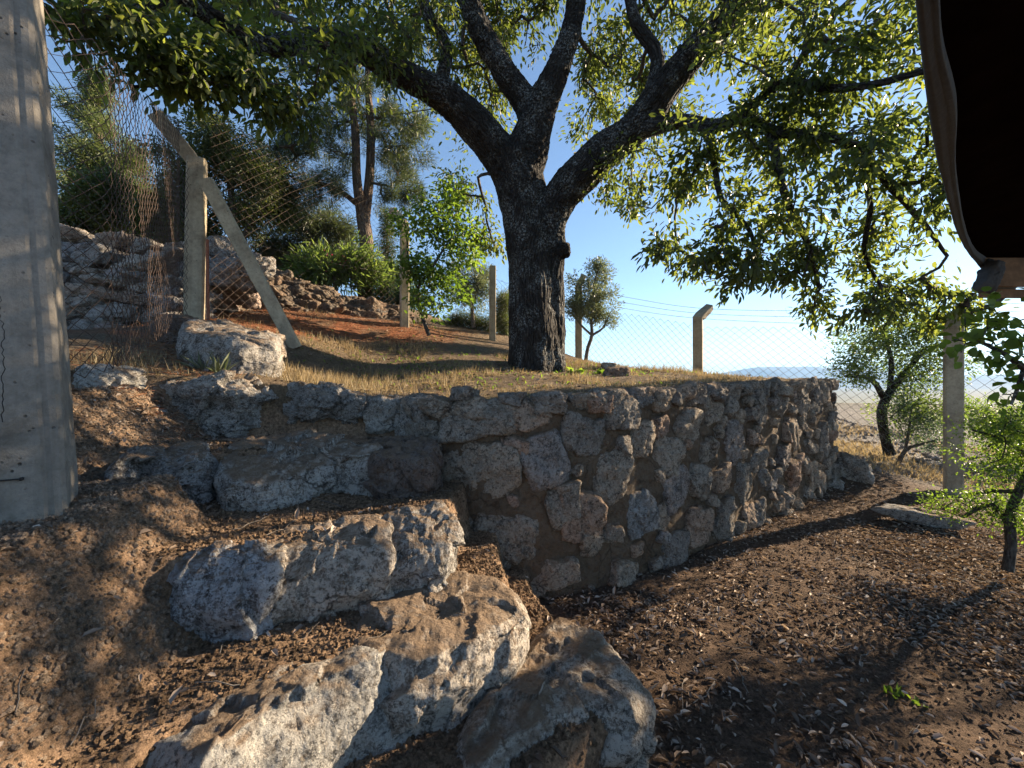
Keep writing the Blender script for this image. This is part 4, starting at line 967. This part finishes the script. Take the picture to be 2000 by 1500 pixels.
tree('dense_shrub', 'dark green shrub mass low behind the rusty side fence', [
    [(270, 520, 7.5, 9), (265, 450, 7.5, 6), (260, 400, 7.5, 4)]],
    [(260, 410, 7.6, 110, 50, .8, 40), (330, 430, 7.3, 60, 50, .5, 22), (160, 430, 7.8, 60, 40, .5, 18), (380, 450, 7.4, 50, 40, .5, 16)],
    ((260, .26, .07, .028), {}), 'darkleaf', 'twig', 14, .003, 'shrub', NB)
tree('grey_pine', 'rounded grey-green pine bush between the corner post and the twin pine', [
    [(610, 600, 9.2, 8), (615, 530, 9.2, 7), (610, 460, 9.2, 4)]],
    [(620, 440, 9.2, 80, 45, .8, 34), (560, 480, 9.0, 60, 50, .6, 26), (660, 490, 9.2, 50, 50, .6, 20), (600, 530, 9, 90, 40, .6, 24)],
    ((330, .26, .12, .016), {}), 'needle', 'pinebark', 15, .0035, 'tree', NB, .16, .25, 'needle')
tree('oleander', 'bright yellow-green oleander with a few pink flowers, left of the pine trunk', [
    [(660, 600, 7.8, 6), (655, 560, 7.8, 4), (650, 520, 7.8, 3)]],
    [(640, 530, 7.8, 60, 38, .5, 26), (700, 525, 7.9, 45, 40, .4, 20), (590, 550, 7.7, 40, 30, .4, 12), (735, 535, 8.2, 30, 35, .4, 10)],
    ((80, .26, .15, .026), dict(rmap=(.2, 1))), 'lightleaf', 'palebark', 16, .003, 'shrub', NB, flowers=9)
tree('cypress_tree', 'slim dark cypress seen between the pine and the bent post', [
    [(756, 600, 14, 4), (756, 500, 14, 3), (756, 420, 14, 1)]],
    [(756, 430, 14, 10, 28, .2, 12), (756, 480, 14, 15, 40, .3, 24), (756, 540, 14, 18, 40, .3, 24)],
    ((120, .25, .09, .02), dict(rmap=(0, .6))), 'darkleaf', 'twig', 17, .004, 'tree', NB)
tree('blue_shrub', 'blue-green shrub behind the bent post', [
    [(775, 620, 8.8, 5), (778, 570, 8.8, 4), (780, 530, 8.8, 2)]],
    [(775, 550, 8.8, 35, 45, .5, 30), (800, 590, 8.6, 40, 30, .4, 16), (745, 590, 8.8, 25, 25, .4, 10)],
    ((240, .19, .05, .018), {}), 'bluegreen', 'twig', 18, .003, 'shrub', NB)
tree('sapling', 'young broad-leaved sapling with bright leaves in front of the bent post', [
    [(838, 655, 6.1, 4), (822, 610, 6.1, 3.5), (816, 565, 6.1, 3), (840, 530, 6.0, 2.5), (870, 480, 6.0, 2)], [(816, 565, 6.1, 2), (800, 520, 6.1, 2), (795, 470, 6.1, 1.5), (790, 430, 6.1, 1)]],
    [(860, 430, 6.0, 60, 60, .4, 26), (840, 520, 6.0, 60, 45, .4, 22), (900, 480, 6.1, 50, 55, .4, 20), (880, 560, 6.1, 45, 35, .3, 12), (840, 590, 6.0, 40, 30, .3, 8), (780, 430, 6.0, 18, 25, .15, 4), (880, 370, 6.2, 40, 40, .3, 9)],
    ((46, .19, .07, .036), dict(droop=.3)), 'brightleaf', 'twig', 19, .0028, 'tree')
tree('grey_shrub', 'pale grey-green bushy tree between the two straight posts behind the fence', [
    [(925, 640, 8.8, 4), (920, 590, 8.8, 3.5), (905, 550, 8.8, 3)], [(920, 600, 8.8, 3), (935, 560, 8.8, 2)]],
    [(915, 540, 8.8, 45, 35, .5, 30), (900, 585, 8.7, 35, 25, .4, 12), (940, 570, 8.8, 25, 30, .3, 10)],
    ((200, .18, .05, .015), dict(rmap=(.3, 1))), 'oliveleaf', 'palebark', 20, .0028, 'tree', NB)
tree('low_juniper', 'low dark spreading juniper at the foot of the straight post behind the fence', [
    [(930, 665, 9.2, 3), (925, 640, 9.2, 2), (900, 620, 9.2, 1)]],
    [(900, 635, 9.2, 40, 18, .4, 22), (950, 635, 9.2, 40, 20, .4, 22), (870, 645, 9.0, 25, 12, .3, 8)],
    ((320, .18, .07, .010), {}), 'darkleaf', 'twig', 21, .003, 'shrub', NB, .14, .3, 'needle')
tree('feathery_shrub', 'upright feathery green shrub showing just left of the oak trunk', [
    [(985, 665, 8.6, 3), (985, 630, 8.6, 2), (985, 590, 8.6, 1)]],
    [(984, 600, 8.6, 14, 35, .3, 20), (984, 640, 8.6, 20, 22, .3, 14)],
    ((400, .15, .07, .010), dict(rmap=(.3, 1))), 'cedar', 'twig', 22, .003, 'shrub', NB, .14, .3, 'needle')
tree('olive_tree', 'small silvery olive tree right of the oak trunk, against the sky', [
    [(1143, 712, 7.1, 4), (1148, 680, 7.1, 3.5), (1156, 655, 7.1, 3.5), (1155, 620, 7.1, 2.5), (1160, 560, 7.1, 2), (1172, 515, 7.1, 1)], [(1156, 655, 7.1, 2.5), (1135, 635, 7.0, 2), (1115, 610, 7, 1.5)], [(1156, 655, 7.1, 2.5), (1178, 640, 7.1, 2), (1192, 610, 7.1, 1)]],
    [(1150, 590, 7.1, 42, 42, .4, 34), (1180, 610, 7.1, 30, 35, .3, 16), (1175, 525, 7.1, 24, 32, .25, 13), (1185, 565, 7.1, 22, 25, .2, 8), (1122, 600, 7.0, 22, 35, .3, 12), (1120, 540, 7.1, 12, 18, .15, 3)],
    ((120, .14, .05, .014), dict(rmap=(.1, 1))), 'oliveleaf', 'palebark', 23, .0022, 'tree')
tree('gnarled_tree', 'gnarled small-leaved tree with crooked dark trunk just outside the fence on the right', [
    [(1738, 888, 6.2, 10), (1728, 850, 6.2, 8), (1722, 805, 6.2, 8), (1735, 770, 6.2, 7), (1762, 735, 6.2, 5), (1800, 690, 6.2, 4)], [(1728, 780, 6.2, 6), (1700, 740, 6.1, 4), (1650, 735, 6.0, 2)], [(1738, 765, 6.2, 5), (1740, 700, 6.2, 4), (1720, 640, 6.2, 2)]],
    [(1740, 660, 6.2, 90, 55, .7, 40), (1660, 720, 6.1, 45, 30, .4, 14), (1800, 720, 6.2, 60, 60, .6, 28), (1830, 640, 6.2, 60, 50, .6, 18), (1770, 800, 6.1, 45, 35, .5, 16)],
    ((110, .22, .05, .020), dict(rmap=(.1, 1))), 'lightleaf', 'bark', 24, .003, 'tree')
tree('fine_leaved_shrub', 'fine-leaved green shrub low behind the fence between the gnarled tree and the right post', [
    [(1750, 915, 5.9, 4), (1768, 880, 5.9, 3.5), (1790, 870, 5.9, 3), (1835, 858, 5.9, 2)], [(1768, 880, 5.9, 3), (1775, 840, 5.9, 2), (1780, 800, 5.9, 1)]],
    [(1790, 830, 5.9, 50, 40, .4, 26), (1840, 860, 5.8, 35, 25, .3, 8), (1760, 790, 5.9, 30, 30, .3, 8)],
    ((90, .15, .035, .010), dict(rmap=(.2, 1))), 'bluegreen', 'twig', 25, .0025, 'shrub')
tree('hedge_shrub', 'wide yellow-green shrub outside the fence behind the right post', [
    [(1960, 930, 6.6, 4), (1950, 880, 6.6, 3), (1940, 840, 6.6, 2)]],
    [(1930, 830, 6.6, 60, 45, .5, 34), (2010, 830, 6.4, 60, 60, .5, 30), (1900, 800, 6.7, 30, 25, .3, 8)],
    ((90, .19, .045, .016), dict(rmap=(.3, 1))), 'brightleaf', 'twig', 26, .003, 'shrub')
tree('thorny_shrub', 'thin crooked-stemmed shrub with tiny leaves at the right edge of the lower ground', [
    [(1968, 1115, 2.75, 9), (1975, 1060, 2.75, 8), (1972, 1010, 2.75, 8), (1990, 960, 2.75, 7), (2020, 900, 2.7, 6), (2060, 820, 2.7, 4)],
    [(1975, 1040, 2.75, 5), (1940, 985, 2.8, 4), (1880, 1010, 2.9, 3)], [(1990, 960, 2.75, 5), (1930, 960, 2.9, 4), (1890, 965, 3.0, 3)], [(2020, 900, 2.7, 4), (1960, 860, 2.7, 3), (1900, 840, 2.7, 2)]],
    [(1950, 900, 2.75, 70, 60, .25, 26), (1940, 1000, 2.8, 80, 35, .25, 18), (1830, 985, 3.0, 60, 14, .2, 7), (2020, 960, 2.7, 60, 110, .25, 24), (1930, 830, 2.7, 60, 30, .2, 10), (2050, 820, 2.6, 70, 70, .3, 14)],
    ((80, .10, .022, .010), dict(rmap=(.2, 1), along=1.5)), 'brightleaf', 'twig', 27, .002, 'shrub', step=.07)
tree('broad_leaved_branch', 'hanging branch with large round bright leaves at the right edge under the roof', [
    [(2150, 560, 1.7, 8), (2060, 680, 1.75, 7), (2000, 720, 1.8, 6), (1960, 690, 1.8, 4), (1910, 665, 1.85, 3)], [(2000, 720, 1.8, 4), (1985, 765, 1.8, 3), (1975, 790, 1.8, 2)]],
    [(1960, 680, 1.8, 55, 45, .15, 10), (1905, 660, 1.85, 40, 40, .12, 7), (1985, 770, 1.8, 35, 35, .1, 5), (1950, 600, 1.9, 50, 40, .2, 6)],
    ((8, .09, .050, .038), dict(droop=.5, rmap=(.2, 1), fold=.1, broad=.5)), 'brightleaf', 'twig', 28, .002, 'branch', step=.06)

# ------------------------------------------------------------------ roof edge at the right
roof = empty('roof_canopy', (2.2, 1.6, .8), 'dark low roof canopy with sagging grey tarpaulin edge overhanging the upper right', 'roof')
le = [(1782, -120), (1790, 0), (1799, 90), (1817, 225), (1832, 315), (1844, 360), (1868, 450), (1890, 490), (1914, 520), (1940, 556), (1962, 582)]
re_ = [(1825, -120), (1835, 0), (1842, 90), (1868, 200), (1866, 300), (1870, 360), (1885, 450), (1902, 490), (1922, 508), (1950, 530), (1985, 560)]
def onz(px, py, z): Y = z * F / (750 - py); return np.array([(px - 1000) / F * Y, Y, z])
Lp = spline(np.array([onz(a, b, .78) for a, b in le]), .03); n = 90
def resn(p, n): s_ = np.linspace(0, len(p) - 1, n); return np.c_[[np.interp(s_, np.arange(len(p)), p[:, k]) for k in range(3)]].T
Lp = resn(Lp, n); Rp = resn(spline(np.array([onz(a, b, .80) for a, b in re_]), .03), n)
mb = MB(); rows = []
for u, dz in ((0, .03), (-.05, .0), (.05, -.012), (.35, -.02), (.7, -.012), (.95, -.02), (1.02, -.005), (1.0, .03)):
    p = Lp * (1 - u) + Rp * u; p = p + np.c_[np.zeros((n, 2)), dz + fbm(p, 9, 3, 31) * .006]; rows.append(p)
idx = np.arange(n * len(rows)).reshape(len(rows), n)
mb.add(np.concatenate(rows), np.stack([idx[:-1, :-1], idx[:-1, 1:], idx[1:, 1:], idx[1:, :-1]], -1).reshape(-1, 4)); mb.build('tarpaulin_edge', M['tarp'], roof)
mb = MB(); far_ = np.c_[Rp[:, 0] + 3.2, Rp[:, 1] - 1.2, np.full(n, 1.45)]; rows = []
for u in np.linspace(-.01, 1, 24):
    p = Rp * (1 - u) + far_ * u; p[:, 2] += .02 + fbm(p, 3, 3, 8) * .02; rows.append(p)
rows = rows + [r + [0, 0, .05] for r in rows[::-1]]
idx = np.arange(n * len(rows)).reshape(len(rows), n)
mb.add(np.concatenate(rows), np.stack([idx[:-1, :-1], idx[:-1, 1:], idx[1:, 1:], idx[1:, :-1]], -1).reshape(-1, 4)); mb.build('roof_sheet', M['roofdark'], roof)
mb = MB(); boxmesh(mb, (3.62, 2.62, .712), (.55, .012, .092), rotm(0, .03, -.1)); boxmesh(mb, (3.66, 2.67, .585), (.55, .012, .027), rotm(0, .03, -.1)); mb.build('fascia_board', M['wood'], roof, False)
mb = MB(); rock(mb, (3.08, 2.64, .69), (.05, .05, .12), (0, .35, 0), 5, 5, .06); mb.build('beam_end', M['tarp'], roof)

# ------------------------------------------------------------------ ground cover
rs = np.random.RandomState(77)
def scatter(n, x0, x1, y0, y1, cond):
    x = rs.uniform(x0, x1, n); y = rs.uniform(y0, y1, n); k = cond(x, y); return x[k], y[k]
# dry grass on the terrace
x, y = scatter(60000, -3.2, 4.2, 2.6, 8.0, lambda x, y: (glev(x, y) == 5))
d = fbm(np.c_[x, y, x * 0], 1.4, 3, 61); d2 = fbm(np.c_[x, y, x * 0], 6, 2, 62)
z = gz(x, y); red = sm((z - .45) / .2)
k = rs.rand(len(x)) < np.clip(.34 + 1.7 * d + 1.1 * d2, 0.03, 1) * (1 - .9 * red); x, y, z, d = x[k], y[k], z[k], d[k]
n = len(x); dirs = norm(np.c_[rs.randn(n) * .35, rs.randn(n) * .35, np.ones(n)]); Lg = rs.uniform(.03, .12, n) * np.clip(.7 + d, .4, 1.3)
mb = MB(); add_needles(mb, np.c_[x, y, z - .004], dirs, Lg, .0065, rnd=np.clip(rs.beta(2, 2, n), 0, 1))
n2 = 16000; j = rs.randint(0, n, n2)      # flattened straw
add_needles(mb, np.c_[x[j] + rs.randn(n2) * .02, y[j] + rs.randn(n2) * .02, z[j] + .006], norm(np.c_[rs.randn(n2), rs.randn(n2), rs.uniform(0, .25, n2)]), rs.uniform(.03, .1, n2), .004, rnd=rs.rand(n2))
tag(mb.build('dry_grass', M['drygrass']), 'short straw-coloured dry grass on the terrace around the oak', 'grass', kind='stuff')
# patches of green weeds in the grass
x, y = scatter(14000, -2.5, 3.6, 3.6, 7.6, lambda x, y: glev(x, y) == 5); d = fbm(np.c_[x, y, x * 0], 1.1, 3, 66); z = gz(x, y)
near_t = np.exp(-((x - .9) ** 2 + (y - 5.4) ** 2) / .5) + np.exp(-((x + 1.2) ** 2 + (y - 4.9) ** 2) / .6) + np.exp(-((x - 2.9) ** 2 + (y - 5.9) ** 2) / .4)
k = rs.rand(len(x)) < np.clip((d - .1) * .6, 0, 1) * .4 + near_t * .4; x, y, z = x[k], y[k], z[k]; n = len(x)
mb = MB(); add_leaves(mb, np.c_[x, y, z], norm(np.c_[rs.randn(n), rs.randn(n), rs.uniform(.3, 1.6, n)]), np.c_[rs.randn(n) * .3, rs.randn(n) * .3, np.ones(n)], rs.uniform(.02, .06, n), .014, rnd=rs.rand(n))
tag(mb.build('green_weeds', M['brightleaf']), 'low green weeds growing in the dry terrace grass', 'weeds', kind='stuff')
# rusty needles on the bank
x, y = scatter(42000, -4.0, 1.0, 2.9, 8.2, lambda x, y: glev(x, y) == 5); z = gz(x, y); k = (rs.rand(len(x)) < sm((z - .48) / .2) * sm((-.5 - x) / .8) * .8); x, y, z = x[k], y[k], z[k]; n = len(x)
mb = MB(); add_needles(mb, np.c_[x, y, z + .004], norm(np.c_[rs.randn(n), rs.randn(n), rs.uniform(-.05, .35, n)]), rs.uniform(.04, .11, n), .0035, rnd=rs.rand(n))
x, y = scatter(2600, -3.2, -2.0, 2.4, 3.6, lambda x, y: glev(x, y) >= 5); n = len(x)
add_needles(mb, np.c_[x, y, gz(x, y) + .004], norm(np.c_[rs.randn(n), rs.randn(n), rs.uniform(-.05, .35, n)]), rs.uniform(.04, .1, n), .0035, rnd=rs.rand(n))
tag(mb.build('pine_needle_litter', M['redneedle']), 'rust-red fallen pine needles covering the bank below the rubble wall', 'needle litter', kind='stuff')
# fallen oak leaves
def litter(n, reg, cond, L=(.02, .06), lift=.01, rmap=(0, 1)):
    x, y = scatter(n, *reg, cond); m = len(x); z = gz(x, y)
    d = norm(np.c_[rs.randn(m), rs.randn(m), rs.randn(m) * .30]); nr = norm(np.c_[rs.randn(m) * .35, rs.randn(m) * .35, np.ones(m)])
    LL = L[0] + (L[1] - L[0]) * rs.rand(m) ** 1.3; return np.c_[x, y, z + rs.uniform(.002, lift, m)], d, nr, LL
mb = MB()
def dens(x, y, base=.5):
    dn = fbm(np.c_[x, y, x * 0], 1.7, 3, 71); return rs.rand(len(x)) < np.clip(base + 1.4 * dn, .12, 1)
b_, d_, n_, L_2 = litter(90000, (-.1, 4.6, .7, 5.0), lambda x, y: (glev(x, y) == 0) & dens(x, y, .36), (.010, .052), .016)
add_leaves(mb, b_, d_, n_, L_2, L_2 * rs.uniform(.22, .42, len(L_2)), .35, .3, .42, rnd=rs.beta(1.6, 2.2, len(L_2)))
b_, d_, n_, L_2 = litter(3800, (-2.4, .4, .8, 3.0), lambda x, y: (glev(x, y) > 0) & (glev(x, y) != 5) & dens(x, y, .2), (.02, .05))
add_leaves(mb, b_, d_, n_, L_2, L_2 * rs.uniform(.3, .5, len(L_2)), .4, .3, .42, rnd=rs.beta(1.6, 2.2, len(L_2)))
b_, d_, n_, L_2 = litter(2600, (-3, 3.6, 2.6, 6.5), lambda x, y: (glev(x, y) == 5) & dens(x, y, .3), (.03, .06))
add_leaves(mb, b_, d_, n_, L_2, L_2 * .42, .4, .3, .42, rnd=rs.beta(1.3, 2.6, len(L_2)))
tag(mb.build('leaf_litter', M['litter']), 'curled brown and grey fallen oak leaves scattered over the lower ground', 'leaf litter', kind='stuff')
# twigs and stalks lying about
mb = MB()
for k in range(420):
    x0 = rs.uniform(-2.2, 4.0); y0 = rs.uniform(.8, 4.8)
    a = rs.uniform(0, 6.28); Lh = rs.uniform(.03, .12); m = 5; xs = x0 + math.cos(a) * np.linspace(-Lh, Lh, m) + rs.randn(m) * .006; ys = y0 + math.sin(a) * np.linspace(-Lh, Lh, m) + rs.randn(m) * .006
    zs = gz(xs, ys); 
    if zs.max() - zs.min() > .08: continue
    tubes(mb, np.c_[xs, ys, zs + .006 + rs.rand(m) * .012], rs.uniform(.0008, .0022), 3, rnd=.5)
tag(mb.build('twig_litter', M['stump']), 'thin dry twigs lying among the fallen leaves', 'twig litter', kind='stuff')
# soil crumbs and gravel
D3, F3 = ico(1)
def crumbs(n, reg, cond, size, col, seed):
    x, y = scatter(n, *reg, cond); m = len(x); z = gz(x, y); sz = size[0] + (size[1] - size[0]) * rs.rand(m) ** 4
    V = D3[None] * (1 + rs.randn(m, len(D3), 1) * .18) * (sz[:, None, None] * rs.uniform(.45, 1.3, (m, 1, 3)))
    V = V + np.c_[x, y, z + sz * .25][:, None]
    k = np.arange(m)[:, None, None] * len(D3)
    cc = np.asarray(col)[None] * rs.uniform(.6, 1.5, (m, 1)); return V.reshape(-1, 3), (F3[None] + k).reshape(-1, 3), np.repeat(cc, len(D3), 0)
mb = MB()
for a in ((80000, (-1.9, .5, .75, 2.6), lambda x, y: (glev(x, y) >= 1) & (glev(x, y) <= 4), (.0015, .010), (.20, .135, .085), 1),
          (90000, (-2.4, -.9, .7, 2.8), lambda x, y: glev(x, y) == 6, (.0012, .010), (.25, .19, .14), 2),
          (40000, (0, 4.4, .9, 4.8), lambda x, y: glev(x, y) == 0, (.002, .008), (.15, .105, .075), 3),
          (3000, (3.5, 9.5, 5.2, 12), lambda x, y: glev(x, y) == 0, (.01, .06), (.25, .22, .20), 4)):
    v_, f_, c_ = crumbs(*a); mb.add(v_, f_, col=c_)
tag(mb.build('gravel', M['clod'], smooth=False), 'soil crumbs and small gravel on the treads and lower ground', 'gravel', kind='stuff')
# dry yellow grass outside the fence on the right
x, y = scatter(26000, 3.8, 9.5, 5.0, 11, lambda x, y: glev(x, y) == 0); d = fbm(np.c_[x, y, x * 0], .8, 3, 90); k = rs.rand(len(x)) < np.clip(.1 + 1.8 * d + 1.2 * np.exp(-((x - 4.9) ** 2 + (y - 6.1) ** 2) / 1.2), .03, 1); x, y = x[k], y[k]; n = len(x)
mb = MB(); add_needles(mb, np.c_[x, y, gz(x, y) - .01], norm(np.c_[rs.randn(n) * .4, rs.randn(n) * .4, np.ones(n)]), rs.uniform(.05, .2, n), .008, rnd=rs.uniform(.3, 1, n))
tag(mb.build('straw_grass', M['drygrass']), 'tall yellow straw on the slope outside the fence at right', 'grass', kind='stuff')

# individual small plants
def weed(px, py, Y, label, n=14, L=.12, W=.01, mat='brightleaf', spreadv=.5, name='weed', seed=0, cat='weed'):
    r = np.random.RandomState(seed); p = at(px, py, Y); p[2] = float(gz(p[0], p[1])[0]) if Y > .5 else p[2]
    d = norm(np.c_[r.randn(n) * spreadv, r.randn(n) * spreadv, np.ones(n)]); mb = MB()
    add_leaves(mb, np.repeat(p[None], n, 0) + r.randn(n, 3) * [.02, .02, 0], d, norm(np.c_[r.randn(n), r.randn(n), np.full(n, .5)]), L * r.uniform(.5, 1.1, n), W, .3, .4, .5, rnd=r.rand(n))
    tag(mb.build(name, M[mat], None, True, p), label, cat)
weed(395, 722, 3.05, 'tuft of pale green grass blades in front of the big block, left one of two', 18, .17, .008, 'oliveleaf', .5, 'grass_tuft', 1, 'grass tuft')
weed(432, 722, 3.0, 'tuft of upright green grass blades against the face of the big block', 18, .20, .008, 'oliveleaf', .4, 'grass_tuft', 2, 'grass tuft')
weed(1125, 715, 5.0, 'broad bright green leaves of a weed at the right foot of the oak', 14, .12, .07, 'brightleaf', .9, 'weed', 3)
weed(1172, 722, 5.1, 'small bright green leafy weed between the oak foot and the flat stones', 9, .10, .06, 'brightleaf', .9, 'weed', 4)
weed(1745, 1350, 1.74, 'bright green seedling among the fallen leaves, left one of two', 9, .045, .018, 'brightleaf', .7, 'seedling', 5, 'seedling')
weed(1780, 1368, 1.70, 'small bright green seedling among the fallen leaves, right one of two', 6, .035, .016, 'brightleaf', .9, 'seedling', 6, 'seedling')
weed(1365, 750, 5.9, 'low green plant at the foot of the bent fence post right of the oak', 30, .10, .03, 'brightleaf', 1.2, 'weed', 8)

# ------------------------------------------------------------------ haze
hb = MB(); boxmesh(hb, (0, 0, 200), (12000, 12000, 262))
hz = hb.build('haze', None, smooth=False); m = bpy.data.materials.new('haze'); m.use_nodes = True; nt = m.node_tree; nt.nodes.clear()
o_ = nt.nodes.new('ShaderNodeOutputMaterial'); pv = nt.nodes.new('ShaderNodeVolumePrincipled'); pv.inputs['Density'].default_value = 1.0e-4; pv.inputs['Color'].default_value = (.30, .58, 1.0, 1); pv.inputs['Anisotropy'].default_value = 0.0
nt.links.new(pv.outputs[0], o_.inputs['Volume']); hz.data.materials.append(m); hz['kind'] = 'stuff'; hz['label'] = 'thin bluish haze over the valley'; hz['category'] = 'haze'
